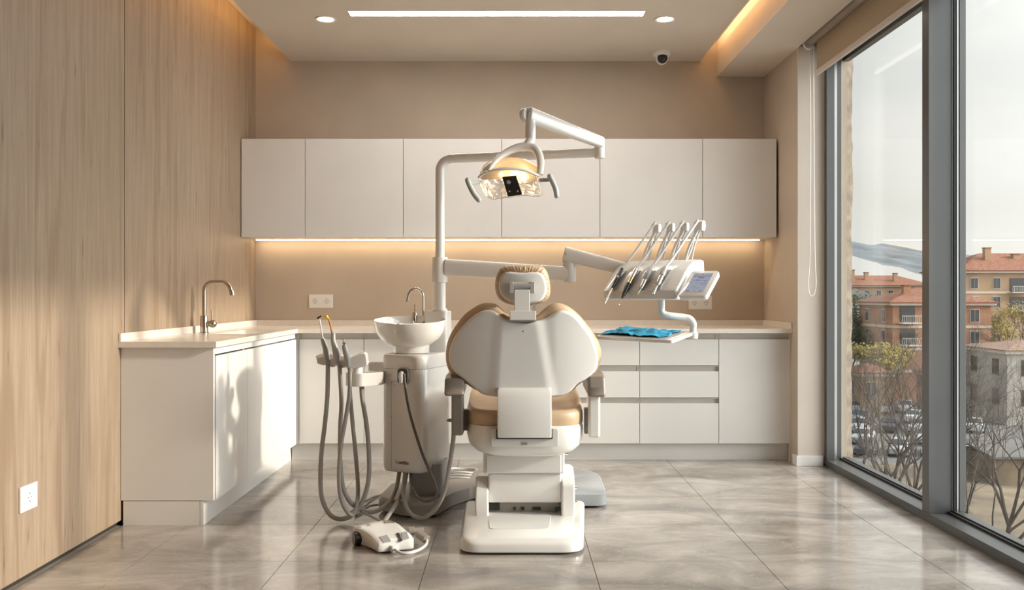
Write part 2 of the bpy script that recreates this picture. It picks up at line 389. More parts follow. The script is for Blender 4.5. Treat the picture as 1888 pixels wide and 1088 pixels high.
# outside: concrete pier end and slab edge
cv = B(); n = 90; random.seed(3)
ring0 = []
for i in range(n + 1):
    z = -1.5 + 5.2 * i / n; j = (noise.noise(Vector((z * 9, 1.3, 0))) * 0.010 + noise.noise(Vector((z * 30, 4.3, 0))) * 0.006)
    k = 0.01 * noise.noise(Vector((z * 14, 9, 2)))
    ring0.append([Vector((2.165, 5.70 + k, z)), Vector((2.25 + j, 5.74 + k * 2, z)), Vector((2.25 + j, 6.6, z)), Vector((2.165, 6.6, z))])
cv.loft(ring0); struct(cv.build('wall_outside_pier', M['concrete'], smooth=60))
# roller blind
rb = thing('roller_blind', (1.93, 5.5, 2.5), 'beige roller blind pulled up short above the window', 'blind')
B().tube([(1.897, 5.50, 2.722), (1.897, 1.8, 2.722)], 0.035, 20).build('roller_tube', M['tube'], rb)
B().box(1.928, 1.932, 1.8, 5.49, 2.515, 2.76).build('fabric', M['blind'], rb, smooth=0)
B().box(1.920, 1.940, 1.8, 5.50, 2.490, 2.522).build('bottom_bar', M['bar'], rb, bevel=0.004)
b = B().lathe([(0.001, -0.014), (0.042, -0.014), (0.045, -0.008), (0.045, 0.008), (0.042, 0.014), (0.001, 0.014)], T=Matrix.Translation((1.888, 5.525, 2.706)) @ Matrix.Rotation(math.pi / 2, 4, 'X') @ Matrix.Scale(0.8, 4, (1, 0, 0)))
b.box(1.875, 1.915, 5.535, 5.584, 2.70, 2.78); b.build('bracket', M['white'], rb)
def chainpts():
    L = [(1.893, 5.52, 2.70), (1.899, 5.52, 2.2), (1.897, 5.52, 1.6), (1.893, 5.52, 1.3), (1.885, 5.52, 1.18), (1.892, 5.52, 1.112), (1.908, 5.52, 1.092), (1.926, 5.52, 1.115), (1.934, 5.52, 1.18), (1.929, 5.52, 1.3), (1.924, 5.52, 1.6), (1.920, 5.52, 2.2), (1.918, 5.52, 2.72)]
    return L
q = cr(chainpts(), 24); bpts = [q[0]]
for p in q:
    while (p - bpts[-1]).length > 0.004: bpts.append(bpts[-1] + (p - bpts[-1]).normalized() * 0.004)
B().tube(bpts, [0.0017 if i % 3 else 0.0030 for i in range(len(bpts))], 6).build('bead_chain', M['whitepaint'], rb)

# ------------------------------------------------------------------ cabinets
CF = 5.745                                                # door faces of the back run
# worktop, L-shaped, with the sink opening and an upstand
wt = thing('worktop', (0, 6.0, 0.848), 'L-shaped cream stone worktop on the white base cabinets', 'worktop')
s0, s1, s2, s3 = -1.70, -1.47, 4.93, 5.47                 # sink opening
a = B()
zb, zt = 0.850, 0.878
pl = [(XL, 4.12), (-1.405, 4.12), (-1.405, 5.69), (XR, 5.69), (XR, YB), (XL, YB)]
bm = a.bm
def slab(poly, hole):
    tv = [bm.verts.new((x, y, zt)) for x, y in poly]; bv = [bm.verts.new((x, y, zb)) for x, y in poly]; n = len(poly)
    ht = [bm.verts.new((x, y, zt)) for x, y in hole]; hb = [bm.verts.new((x, y, zb)) for x, y in hole]; m = len(hole)
    for i in range(n): bm.faces.new([bv[i], bv[(i + 1) % n], tv[(i + 1) % n], tv[i]])
    for i in range(m): bm.faces.new([ht[i], ht[(i + 1) % m], hb[(i + 1) % m], hb[i]])
    for O, I in ((tv, ht), (bv, hb)):
        es = [bm.edges.get((O[i], O[(i + 1) % n])) for i in range(n)] + [bm.edges.get((I[i], I[(i + 1) % m])) for i in range(m)]
        bmesh.ops.triangle_fill(bm, edges=es, use_beauty=True)
slab(pl, rrect(s0, s1, s2, s3, 0.03, 4))
a.build('slab', M['top'], wt, smooth=30)
B().box(XL + 0.001, XL + 0.013, 4.12, YB - 0.013, zt, zt + 0.04).box(XL + 0.001, XR - 0.001, YB - 0.013, YB - 0.001, zt, zt + 0.04).box(XR - 0.013, XR - 0.001, 5.69, YB - 0.013, zt, zt + 0.04).build('upstand', M['top'], wt, bevel=0.001, seg=1, smooth=0)
# undermounted sink
b = B(); rr = rrect(s0, s1, s2, s3, 0.035, 4); ri = rrect(s0 + 0.012, s1 - 0.012, s2 + 0.012, s3 - 0.012, 0.03, 4); ro = rrect(s0 - 0.008, s1 + 0.008, s2 - 0.008, s3 + 0.008, 0.04, 4)
L3 = lambda p, z: [Vector((x, y, z)) for x, y in p]
b.loft([L3(ri, 0.70), L3(rr, 0.849), L3(ro, 0.849), L3(ro, 0.69)], cap=True)
sk = thing('sink', (-1.585, 5.2, 0.69), 'white rectangular sink set into the worktop below the tall mixer tap', 'sink')
b.build('basin', M['sink'], sk, smooth=50)
B().lathe([(0.0005, 0.702), (0.028, 0.702), (0.03, 0.7)], (-1.585, 5.2, 0)).build('drain', M['steel'], sk)
B().lathe([(0.0005, 0.0), (0.014, 0.0), (0.015, -0.004)], T=Matrix.Translation((s0 + 0.013, 5.16, 0.83)) @ Matrix.Rotation(math.pi / 2, 4, 'Y')).build('overflow', M['steel'], sk)
# kitchen mixer
fx, fy = -1.795, 5.06
ft = thing('mixer_tap', (fx, fy, zt), 'tall brushed nickel mixer tap standing on the worktop by the oak wall', 'tap')
B().lathe([(0.001, 0), (0.026, 0), (0.026, 0.004), (0.0225, 0.006), (0.0225, 0.098), (0.0205, 0.102), (0.001, 0.102)], (fx, fy, zt), n=28).build('body', M['steel'], ft)
pp = [(fx, fy, 0.97), (fx, fy, 1.125)] + [(fx + 0.05 - 0.05 * math.cos(q), fy, 1.125 + 0.05 * math.sin(q)) for q in [math.pi / 2 * i / 8 for i in range(1, 9)]]
pp += [(fx + 0.105, fy, 1.175)] + [(fx + 0.105 + 0.05 * math.sin(q), fy, 1.175 - 0.05 * (1 - math.cos(q)) * 1.0) for q in [math.pi / 2 * i / 8 for i in range(1, 8)]] + [(fx + 0.163, fy, 1.112)]
B().tube(pp, 0.0125, 16).build('spout', M['steel'], ft)
B().tube([(fx + 0.161, fy, 1.122), (fx + 0.165, fy, 1.098)], 0.0142, 16).build('aerator', M['steel'], ft)
b = B(); b.tube([(fx + 0.02, fy - 0.004, 0.932), (fx + 0.04, fy - 0.005, 0.932)], 0.016, 16)
b.lathe([(0.023 * math.sin(math.pi * i / 12) + 1e-4, -0.023 * math.cos(math.pi * i / 12)) for i in range(13)], (fx + 0.052, fy - 0.006, 0.932), n=20)
b.tube([(fx + 0.046, fy - 0.006, 0.95), (fx + 0.045, fy - 0.006, 1.015)], 0.0042, 10); b.build('lever', M['steel'], ft)

def carcass(root, x0, x1, y0, y1, z0, z1, opn='y'):
    b = B(); e = 0.016
    b.box(x0, x1, y0, y1, z0, z0 + e)
    if opn == 'y': b.box(x0, x0 + e, y0, y1, z0 + e, z1).box(x1 - e, x1, y0, y1, z0 + e, z1).box(x0 + e, x1 - e, y1 - 0.006, y1, z0 + e, z1)
    else: b.box(x0, x1, y0, y0 + e, z0 + e, z1).box(x0, x1, y1 - e, y1, z0 + e, z1).box(x0, x0 + 0.006, y0 + e, y1 - e, z0 + e, z1)
    return b.build('carcass', M['cabin'], root, smooth=0)
G = 0.0018
def base_unit(x0, x1, lab, drawers=False):
    r = thing('base_cabinet', ((x0 + x1) / 2, 6.0, 0.115), lab, 'cabinet', 'white base cabinets along the back wall')
    carcass(r, x0 + 0.0005, x1 - 0.0005, CF + 0.02, YB - 0.005, 0.116, 0.846)
    if drawers:
        for z0, z1, rz in ((0.116, 0.383, 0.417), (0.419, 0.595, 0.630), (0.632, 0.807, 0.848)):
            d = B().box(x0 + G, x1 - G, CF, CF + 0.019, z0 + 0.001, z1).build('drawer', M['cab'], r, bevel=0.0008, seg=1, smooth=0)
            B().box(x0 + 0.003, x1 - 0.003, CF + 0.024, CF + 0.034, z1 - 0.01, rz - 0.001).box(x0 + 0.003, x1 - 0.003, CF + 0.002, CF + 0.024, rz - 0.0035, rz - 0.001).build('grip_rail', M['rail'], d, smooth=0)
    else:
        d = B().box(x0 + G, x1 - G, CF, CF + 0.019, 0.117, 0.807).build('door', M['cab'], r, bevel=0.0008, seg=1, smooth=0)
        B().box(x0 + 0.0005, x1 - 0.0005, CF + 0.024, CF + 0.034, 0.797, 0.848).build('grip_rail', M['rail'], r, smooth=0)
    return r
X = lambda px, s: (px - CX) / s
sF = F / CF
seams = [551, 671, 791, 911, 1033, 1179.5, 1325.3, 1461]
labs = ['white base cabinet beside the inner corner of the worktop', 'white base cabinet behind the cuspidor unit, second from the corner', 'white base cabinet hidden behind the cuspidor and chair',
        'white base cabinet hidden behind the chair back', 'white stack of three drawers half hidden by the chair', 'white stack of three drawers left of the single wide door', 'white single-door base cabinet at the window end']
for i in range(7): base_unit(X(seams[i], sF), X(seams[i + 1], sF), labs[i], drawers=i in (4, 5))
LX = -1.42
tag(B().box(LX - 0.02, X(551, sF) - 0.001, CF + 0.001, CF + 0.02, 0.117, 0.846).build('corner_filler', M['cab'], smooth=0), 'narrow white filler strip in the inside corner of the base cabinets', 'filler panel')
tag(B().box(-1.47, XR - 0.001, CF + 0.05, CF + 0.066, 0.0, 0.1145).build('kick_plate', M['cab'], smooth=0), 'long white plinth under the base cabinets of the back wall', 'plinth')
tag(B().box(X(1461.5, sF), XR - 0.002, CF + 0.005, CF + 0.02, 0.0, 0.846).build('end_filler', M['cab'], smooth=0), 'thin white filler closing the base cabinets against the window pier', 'filler panel')
# left run
tag(B().box(XL + 0.001, -1.426, 4.145, 4.163, 0.1175, 0.849).build('side_board', M['cab'], bevel=0.001, seg=1, smooth=0), 'white end panel closing the sink cabinets towards the room', 'panel')
def left_unit(y0, y1, lab):
    r = thing('base_cabinet', (-1.65, (y0 + y1) / 2, 0.115), lab, 'cabinet', 'white base cabinets along the oak wall')
    carcass(r, XL + 0.002, LX - 0.022, y0 + 0.0005, y1 - 0.0005, 0.116, 0.846, 'x')
    B().box(LX - 0.019, LX, y0 + G, y1 - G, 0.117, 0.807).build('door', M['cab'], r, bevel=0.0008, seg=1, smooth=0)
    B().box(LX - 0.034, LX - 0.006, y0, y1, 0.815, 0.849).build('grip_rail', M['cab'], r, smooth=0)
left_unit(4.165, 4.66, 'white base cabinet door next to the end panel, sink run')
left_unit(4.66, 5.71, 'wide white base cabinet under the sink, beside the inner corner')
kp = tag(B().box(-1.49, -1.474, 4.147, CF + 0.05, 0.0, 0.1145).build('kick_plate', M['cab'], smooth=0), 'long white plinth under the sink cabinets', 'plinth')
tag(B().box(XL + 0.012, -1.492, 4.147, 4.163, 0.0, 0.1145).build('end_kick_plate', M['cab'], smooth=0), 'short white plinth below the end panel of the sink cabinets', 'plinth')
# wall cabinets
UF = 5.979; sU = F / UF
us = [439.5, 562.5, 743.5, 925, 1106, 1295.5, 1432]
ul = ['narrow white wall cabinet against the oak wall', 'white wall cabinet, second from the oak wall', 'white wall cabinet behind the lamp pole', 'white wall cabinet behind the lit operating lamp', 'white wall cabinet above the instrument whips', 'white wall cabinet at the window end']
for i in range(6):
    x0, x1 = X(us[i], sU), X(us[i + 1], sU)
    if i == 0: x0 = XL + 0.003
    r = thing('wall_cabinet', ((x0 + x1) / 2, 6.15, 1.50), ul[i], 'cabinet', 'white wall cabinets above the worktop')
    B().box(x0 + 0.0005, x1 - 0.0005, UF + 0.021, YB - 0.002, 1.502, 2.174).build('carcass', M['cab'], r, smooth=0)
    B().box(x0 + G, x1 - G, UF, UF + 0.019, 1.50, 2.176).build('door', M['cab'], r, bevel=0.0008, seg=1, smooth=0)
ls = thing('under_cabinet_light', (0, 6.26, 1.49), 'thin warm light line under the wall cabinets', 'light strip')
B().box(X(471, 256), X(1401, 256), 6.262, 6.275, 1.495, 1.5015).build('diffuser', M['under'], ls, smooth=0)
B().box(X(470, 256), X(1402, 256), 6.255, 6.262, 1.4985, 1.5015).box(X(470, 256), X(1402, 256), 6.275, 6.282, 1.4985, 1.5015).build('profile', M['alulight'], ls, smooth=0)

# sockets
def socket(cx, cz, gangs, T, lab, w=0.0875, h=0.098):
    r = thing('wall_socket', T @ Vector((cx, 0, cz - h / 2)), lab, 'socket')
    W = w * gangs / 2
    p = B().box(cx - W, cx + W, -0.008, 0, cz - h / 2, cz + h / 2, T).build('plate', M['whitepaint'], r, bevel=0.002)
    for k in range(gangs):
        x = cx - W + w * (k + 0.5)
        for v in (B(),):
            v.box(x - 0.033, x + 0.033, -0.0095, -0.008, cz - 0.034, cz + 0.034, T)
            i_ = v.build('insert', M['whitepaint'], r, bevel=0.001)
        Rm = T @ Matrix.Translation((x, -0.0096, cz)) @ Matrix.Rotation(math.pi / 2, 4, 'X')
        B().lathe([(0.021, -0.0003), (0.021, 0.0012), (0.0195, 0.0012), (0.019, -0.0003)], T=Rm, n=28, cap=False).build('recess_rim', M['sink'], i_)
        B().lathe([(0.0005, 0.0004), (0.019, 0.0004)], T=Rm, n=28, cap=False).build('recess', M['sink'], i_)
        b = B()
        for dx in (-0.0095, 0.0095): b.lathe([(0.0004, 0.0009), (0.0027, 0.0009), (0.0027, -0.001)], T=Rm @ Matrix.Translation((dx, 0, 0)), n=10)
        b.box(x - 0.002, x + 0.002, -0.0108, -0.0096, cz + 0.012, cz + 0.018, T).box(x - 0.002, x + 0.002, -0.0108, -0.0096, cz - 0.018, cz - 0.012, T)
        b.build('pin_hole', M['text'], i_)
I4 = Matrix.Translation((0, YB, 0))
socket(-1.393, 1.055, 2, I4, 'white double wall socket above the worktop near the oak wall')
socket(1.372, 1.045, 2, I4, 'white double wall socket behind the touch screen', w=0.085)
TL = Matrix.Translation((XL, 3.348, 0)) @ Matrix.Rotation(math.pi / 2, 4, 'Z')
socket(0, 0.32, 1, TL, 'single white wall socket low on the oak panelling', w=0.118, h=0.098)
def domemat():
    m = bpy.data.materials.new('frosted_warm_reflector'); m.use_nodes = True
    nt = m.node_tree; nt.nodes.clear(); n = nt.nodes; l = nt.links
    o = n.new('ShaderNodeOutputMaterial'); t = n.new('ShaderNodeBsdfTranslucent'); d = n.new('ShaderNodeBsdfDiffuse'); g = n.new('ShaderNodeBsdfGlossy')
    t.inputs[0].default_value = (0.95, 0.80, 0.58, 1); d.inputs[0].default_value = (0.8, 0.72, 0.6, 1); g.inputs['Roughness'].default_value = 0.15
    a = n.new('ShaderNodeMixShader'); a.inputs[0].default_value = 0.35; l.new(t.outputs[0], a.inputs[1]); l.new(d.outputs[0], a.inputs[2])
    b_ = n.new('ShaderNodeMixShader'); b_.inputs[0].default_value = 0.18; l.new(a.outputs[0], b_.inputs[1]); l.new(g.outputs[0], b_.inputs[2]); l.new(b_.outputs[0], o.inputs[0]); return m
M['domeglass'] = domemat()
M['screen'] = emit('lit_screen', (0.33, 0.345, 0.40), 1.0)
M['scrmark'] = mat('screen_print', (0.06, 0.10, 0.26), 0.5)

m_ = glassmat('crinkled_clear_reflector', (0.97, 0.95, 0.92), 1.45, 0.08, 0.30); n_ = m_.node_tree.nodes
nn_ = n_.new('ShaderNodeTexVoronoi'); nn_.inputs['Scale'].default_value = 28; bb_ = n_.new('ShaderNodeBump'); bb_.inputs['Strength'].default_value = 0.9; bb_.inputs['Distance'].default_value = 0.02
tt_ = n_.new('ShaderNodeTexCoord'); m_.node_tree.links.new(tt_.outputs['Object'], nn_.inputs['Vector'])
m_.node_tree.links.new(nn_.outputs['Distance'], bb_.inputs['Height']); m_.node_tree.links.new(bb_.outputs[0], [x for x in n_ if x.type == 'BSDF_GLOSSY'][0].inputs['Normal'])
M['crinkle'] = m_
# ------------------------------------------------------------------ dental chair (seen from behind)
ch = thing('dental_chair', (0.058, 4.1, 0), 'large dental chair in white shell and tan upholstery, seen from behind', 'dental chair')
def cp(pts, ox, oy, sc, Y): return [P(ox + x / sc, oy + y / sc, Y) for x, y in pts]
YBK = 4.0
tanp = [(440, 328), (400, 296), (370, 268), (330, 257), (290, 261), (240, 288), (190, 328), (140, 392), (105, 455), (88, 520), (88, 590), (108, 645), (150, 685), (200, 708), (240, 735), (262, 744), (330, 750), (520, 750), (700, 750), (780, 748), (820, 712), (870, 682), (920, 640), (943, 590), (947, 530), (922, 460), (872, 390), (812, 320), (752, 276), (700, 260), (660, 268), (620, 296), (590, 325), (515, 345)]
shp = [(440, 352), (400, 336), (370, 312), (340, 298), (300, 300), (250, 326), (200, 370), (150, 430), (120, 490), (108, 550), (115, 600), (140, 640), (190, 680), (235, 715), (270, 745), (300, 762), (365, 772), (520, 774), (690, 773), (740, 765), (780, 740), (810, 705), (860, 680), (908, 635), (925, 590), (920, 530), (890, 450), (840, 380), (790, 325), (750, 304), (710, 300), (670, 318), (640, 338), (600, 352), (520, 362)]
o1 = [(v.x, v.z) for v in cr(cp(tanp, 790, 470, 2.94, YBK), 4, True)]
o2 = [(v.x, v.z) for v in cr(cp(shp, 790, 470, 2.94, YBK), 4, True)]
cx0 = 0.055
def wing(x, z):   # the wings of the backrest curve forward round the patient
    a = max(0, abs(x - cx0) - 0.14); return 4.03 - (z - 0.62) * 0.20 + a * a * 0.7 + a * 0.10
pillow(o1, lambda x, z: wing(x, z) + 0.035, 0.03, 0.05, 0.035, 0.05, 70, 40).build('back_cushion', M['tan'], ch, smooth=60)
def crease(x, z):
    h = (1.0 - z) / 0.42; h = max(0, min(1, h)); e1 = -0.058 - 0.042 * h + 0.052; e2 = 0.098 + 0.07 * h
    e1 = 0.055 - (0.12 + 0.03 * h); e2 = 0.055 + (0.068 + 0.075 * h)
    d = min(x - e1, e2 - x); return max(0, min(1, (d + 0.02) / 0.04)) * (0.010)
bk = pillow(o2, wing, 0.028, 0.02, 0.014, 0.01, 90, 60, crease).build('back_shell', M['shell'], ch, smooth=50)
B().lathe([(0.0005, 0.0), (0.0035, 0.0), (0.0035, -0.003)], T=Matrix.Translation(P(964, 611, 3.92) + Vector((0, 0.0, 0))) @ Matrix.Rotation(math.pi / 2, 4, 'X'), n=12).build('screw', M['black'], bk)
# headrest
hp = [(375, 90), (400, 64), (450, 53), (515, 51), (575, 53), (625, 64), (652, 105), (665, 175), (660, 225), (632, 255), (590, 270), (520, 276), (450, 272), (400, 253), (370, 222), (358, 160)]
hs = [(395, 110), (425, 92), (475, 94), (515, 96), (560, 93), (605, 96), (630, 122), (643, 165), (641, 205), (622, 240), (590, 258), (520, 264), (460, 260), (415, 240), (388, 205), (381, 155)]
YH = 3.93
h1 = [(v.x, v.z) for v in cr(cp(hp, 790, 470, 2.94, YH), 4, True)]; h2 = [(v.x, v.z) for v in cr(cp(hs, 790, 470, 2.94, YH), 4, True)]
hy = lambda x, z: 3.955 - (z - 1.13) * 0.15 + (x - cx0) ** 2 * 1.2
def pleat(x, z):
    a = math.atan2(z - 1.14, x - cx0); return 0.004 * max(0, math.sin(a * 46 + 3 * noise.noise(Vector((a * 5, 0, 0))))) * (1 if z > 1.15 or x > 0.08 else 0.25)
hd = pillow(h1, lambda x, z: hy(x, z) + 0.035, 0.035, 0.06, 0.03, 0.05, 90, 50, pleat).build('headrest', M['tan'], ch, smooth=60)
pillow(h2, hy, 0.014, 0.01, 0.012, 0.01, 50, 34).build('headrest_shell', M['shell'], hd, smooth=50)
Z = lambda py, Y: H - (py - CY) * Y / F
XX = lambda px, Y: (px - CX) * Y / F
# hinge of the headrest
y = 3.90
b = B(); b.tube([(XX(947, y), 3.915, Z(527, y)), (XX(985, y), 3.915, Z(527, y))], 0.0175, 20)
b.build('hinge_barrel', M['greyp'], hd)
for x0, x1 in ((939, 947), (977, 986)):
    b = B(); b.prism([(3.895, Z(541, y)), (3.935, Z(541, y)), (3.94, Z(522, y)), (3.925, Z(519, y)), (3.90, Z(520, y))], XX(x0, y), XX(x1, y), Matrix(((0, 0, 1, 0), (1, 0, 0, 0), (0, 1, 0, 0), (0, 0, 0, 1))))
    b.build('hinge_bracket', M['greyp'], hd, bevel=0.003)
B().box(XX(948, y), XX(977, y), 3.895, 3.907, Z(579, y), Z(534, y)).build('headrest_post', M['shell'], ch, bevel=0.003)
b = B(); b.box(XX(940, y), XX(988, y), 3.887, 3.96, Z(590, y), Z(573, y)); b.build('post_socket', M['shell'], ch, bevel=0.003)
B().box(XX(939, y), XX(988, y), 3.895, 3.96, Z(592.5, y), Z(590, y)).box(XX(982, y), XX(988, y), 3.90, 3.93, Z(573, y), Z(560, y)).build('socket_gasket', M['greyp'], ch)
# seat tub
yc = 4.36
def sup(hw, hd_, z, e=4.5, cx=0.062, n=48, yb=None):
    out = []
    for k in range(n):
        a = 2 * math.pi * k / n; c_, s_ = math.cos(a), math.sin(a)
        out.append(Vector((cx + hw * math.copysign(abs(c_) ** (2 / e), c_), yc + hd_ * math.copysign(abs(s_) ** (2 / e), s_), z)))
    return out
B().loft([sup(0.12, 0.28, 0.345), sup(0.19, 0.34, 0.352), sup(0.245, 0.385, 0.373), sup(0.272, 0.405, 0.402), sup(0.281, 0.412, 0.44), sup(0.282, 0.414, 0.485), sup(0.276, 0.41, 0.500), sup(0.25, 0.39, 0.503)]).build('seat_tub', M['white'], ch, smooth=60)
yt = yc - 0.415
B().prism(rrect(XX(906, yt), XX(1029, yt), Z(824, yt), Z(790, yt), 0.012), 0, 0.004, Matrix.Translation((0, yt + 0.001, 0)) @ Matrix.Rotation(math.pi / 2, 4, 'X')).build('service_panel', M['white'], ch, bevel=0.0015)
B().box(XX(961.5, yt), XX(972.5, yt), yt - 0.006, yt - 0.002, Z(820.5, yt), Z(815.5, yt)).build('indicator', M['greyp'], ch, bevel=0.001)
# seat cushion: rolled edge with a dished top, plus the leg rest in front of it
def cring(f, z, lift=0): return [Vector((p.x, p.y, z + lift)) for p in sup(0.281 * f, 0.40 * f + (0.01 if f < 1 else 0), 0)]
b = B(); rs = [cring(0.96, 0.488), cring(1.0, 0.50), cring(1.005, 0.53), cring(0.995, 0.553), cring(0.965, 0.568), cring(0.92, 0.572), cring(0.89, 0.567), cring(0.80, 0.564), cring(0.5, 0.562), cring(0.1, 0.562)]
for r_ in rs[4:]:
    for v in r_: v.z += 0.05 * max(0, (v.y - 4.05)) + 0.20 * max(0, abs(v.x - 0.062) - 0.16) * max(0, min(1, (v.y - 4.0) / 0.3))
b.loft(rs); st = b.build('seat_cushion', M['tan'], ch, smooth=60)
q = [Vector((p.x * 1.0, p.y, 0.0)) for p in sup(0.2765, 0.392, 0)]
B().tube([Vector((p.x, p.y, 0.5595)) for p in q] + [Vector((q[0].x, q[0].y, 0.5595))], 0.003, 6).build('seam', M['tan'], st)
b = B()
for k in range(1): pass
lr = []
for i in range(9):
    t_ = i / 8; y0 = 4.72 + 0.55 * t_; z0 = 0.555 - 0.10 * t_ ** 1.6; hw = 0.25 - 0.05 * t_
    lr.append([Vector((0.062 + hw * c_, y0, z0 + 0.035 * s_)) for c_, s_ in [(math.copysign(abs(math.cos(a)) ** 0.4, math.cos(a)), math.copysign(abs(math.sin(a)) ** 0.6, math.sin(a))) for a in [2 * math.pi * k / 28 for k in range(28)]]])
b.loft(lr); b.build('leg_rest', M['tan'], ch, smooth=60)
# cover between backrest and seat
pr = [(3.985, Z(716, 3.94)), (3.952, Z(720, 3.94)), (3.930, Z(735, 3.94)), (3.915, Z(760, 3.94)), (3.913, Z(785, 3.94)), (3.918, Z(806, 3.94))]
pts = cr([(0, a_, z_) for a_, z_ in pr], 4); b = B(); rings = []
for p in pts:
    rings.append([Vector((XX(917, 3.93), p.y + 0.012, p.z)), Vector((XX(917, 3.93) + 0.002, p.y + 0.002, p.z)), Vector((XX(922, 3.93), p.y, p.z)), Vector((XX(1012, 3.93), p.y, p.z)), Vector((XX(1016, 3.93) - 0.001, p.y + 0.002, p.z)), Vector((XX(1017, 3.93), p.y + 0.012, p.z)), Vector((XX(1012, 3.93), p.y + 0.03, p.z)), Vector((XX(922, 3.93), p.y + 0.03, p.z))])
b.loft(rings).build('hinge_cover', M['shell'], ch, smooth=50)
B().box(XX(915, 3.94), XX(1019, 3.94), 3.928, 3.955, Z(809.5, 3.94), Z(790, 3.94)).build('cover_slot', M['black'], ch, bevel=0.004)
# lift column
RX = Matrix(((0, 0, 1, 0), (1, 0, 0, 0), (0, 1, 0, 0), (0, 0, 0, 1)))         # (y, z, x) -> world
y = 4.10
B().prism([(4.10, 0.255), (4.095, 0.36), (4.55, 0.36), (4.55, 0.255)], XX(891, y), XX(1041, y), RX).build('lift_housing', M['white'], ch, bevel=0.008)
B().box(XX(897, y), XX(1034, y), 4.088, 4.10, 0.262, 0.345).build('lift_front_plate', M['shell'], ch, bevel=0.004)
B().prism([(4.13, 0.110), (4.11, 0.16), (4.112, 0.253), (4.5, 0.253), (4.5, 0.110)], XX(900, y), XX(1036, y), RX).build('lower_lift_cover', M['white'], ch, bevel=0.01)
B().box(XX(902, y), XX(1030, y), 4.16, 4.40, 0.05, 0.135).build('lift_base', M['base'], ch)  # dark colour stands in for the shade under the lift cover
for x0, x1 in ((901, 921), (947, 951), (961, 967), (983, 998), (1024, 1035)): B().box(XX(x0, y), XX(x1, y), 4.15, 4.162, 0.07, 0.084 if x1 - x0 < 20 else 0.105).build('cut_out', M['black'], ch)
for x0, x1, pf, nm in ((1035, 1060, [(4.085, 0.05), (4.09, 0.2), (4.13, 0.24), (4.22, 0.27), (4.42, 0.24), (4.44, 0.05)], 'side_bracket'), (876, 901, [(4.085, 0.05), (4.075, 0.12), (4.10, 0.17), (4.17, 0.23), (4.40, 0.2), (4.42, 0.05)], 'side_bracket')):
    B().prism(pf, XX(x0, y), XX(x1, y), RX).build(nm, M['white'], ch, bevel=0.01)
for zz in (0.12, 0.185): B().lathe([(0.0005, 0.012), (0.006, 0.012), (0.006, 0), (0.0005, 0)], T=Matrix.Translation((XX(1060, y), 4.12, zz)) @ Matrix.Rotation(math.pi / 2, 4, 'Y'), n=12).build('bolt', M['chrome'], ch)
b = B(); b.lathe([(0.0005, 0.02), (0.008, 0.02), (0.008, 0), (0.0005, 0)], T=Matrix.Translation((XX(1041, y), 4.14, 0.345)) @ Matrix.Rotation(math.pi / 2, 4, 'Y'), n=12)
b.build('bolt', M['chrome'], ch)
# base plate
bp_ = [(-0.225, 3.665), (0.302, 3.665), (0.368, 4.40), (-0.235, 4.40)]
b = B(); o_ = rpoly(bp_, [0.09, 0.09, 0.03, 0.03], 7); i_ = rpoly([(-0.212, 3.70), (0.290, 3.70), (0.355, 4.39), (-0.222, 4.39)], [0.085, 0.085, 0.03, 0.03], 7)
b.loft([L3(o_, 0.012), L3(o_, 0.040), L3([((x * 3 + u) / 4, (yy * 3 + v) / 4) for (x, yy), (u, v) in zip(o_, i_)], 0.052), L3(i_, 0.060)]); b.build('base_plate', M['white'], ch, smooth=60)
B().prism(rpoly([(-0.10, 3.85), (0.165, 3.85), (0.185, 4.10), (-0.11, 4.10)], 0.03), 0.059, 0.063).build('plate_cover', M['white'], ch, bevel=0.002)
B().prism(rpoly([(-0.19, 3.70), (0.27, 3.70), (0.33, 4.38), (-0.21, 4.38)], 0.06), 0.0, 0.013).build('rubber_foot', M['black'], ch)
# armrests
def arm(x0, x1, px0, px1, m_pad, m_post, zt_, zb_, zpb, side):
    s_ = 1 if side > 0 else -1
    pf = [(4.0, zt_ - 0.06), (3.985, zb_ + 0.01), (4.0, zb_), (4.30, zb_ + 0.02), (4.33, zt_), (4.1, zt_ + 0.004), (4.02, zt_ - 0.012)]
    rings = []
    for xx, sh in ((x0, 0.012), (x0 + 0.010, 0.0), (x1 - 0.010, 0.0), (x1, 0.012)):
        cyy = sum(p[0] for p in pf) / 7; czz = sum(p[1] for p in pf) / 7
        rings.append([Vector((xx, cyy + (a_ - cyy) * (1 - sh * 6), czz + (z_ - czz) * (1 - sh * 12))) for a_, z_ in pf])
    a = B().loft(rings).build('armrest', m_pad, ch, bevel=0.014, seg=4)
    p_ = B().prism([(4.02, zpb), (4.02, zb_ + 0.01), (4.11, zb_ + 0.01), (4.11, zpb)], px0, px1, RX).build('armrest_post', m_post, ch, bevel=0.012, seg=4)
    return p_
pa = arm(XX(819, 4.0), XX(856, 4.0), XX(832, 4.02), XX(854, 4.02), M['taupe'], M['taupe'], 0.725, 0.632, 0.447, -1)
b = B().box(XX(853, 4.05), XX(864, 4.05), 4.09, 4.13, 0.46, 0.56); b.build('mounting_plate', M['taupe'], pa, bevel=0.003)
B().lathe([(0.0005, 0.022), (0.007, 0.02), (0.009, 0.0), (0.0005, 0)], T=Matrix.Translation((XX(832, 4.04), 4.05, 0.515)) @ Matrix.Rotation(-math.pi / 2, 4, 'Y'), n=14).build('knob', M['taupe'], pa)
pb = arm(XX(1084, 4.0), XX(1117, 4.0), XX(1085, 4.02), XX(1107, 4.02), M['taupe'], M['white'], 0.735, 0.627, 0.437, 1)
B().box(XX(1078, 4.05), XX(1086, 4.05), 4.06, 4.10, 0.45, 0.57).build('mounting_plate', M['greyp'], pb, bevel=0.003)

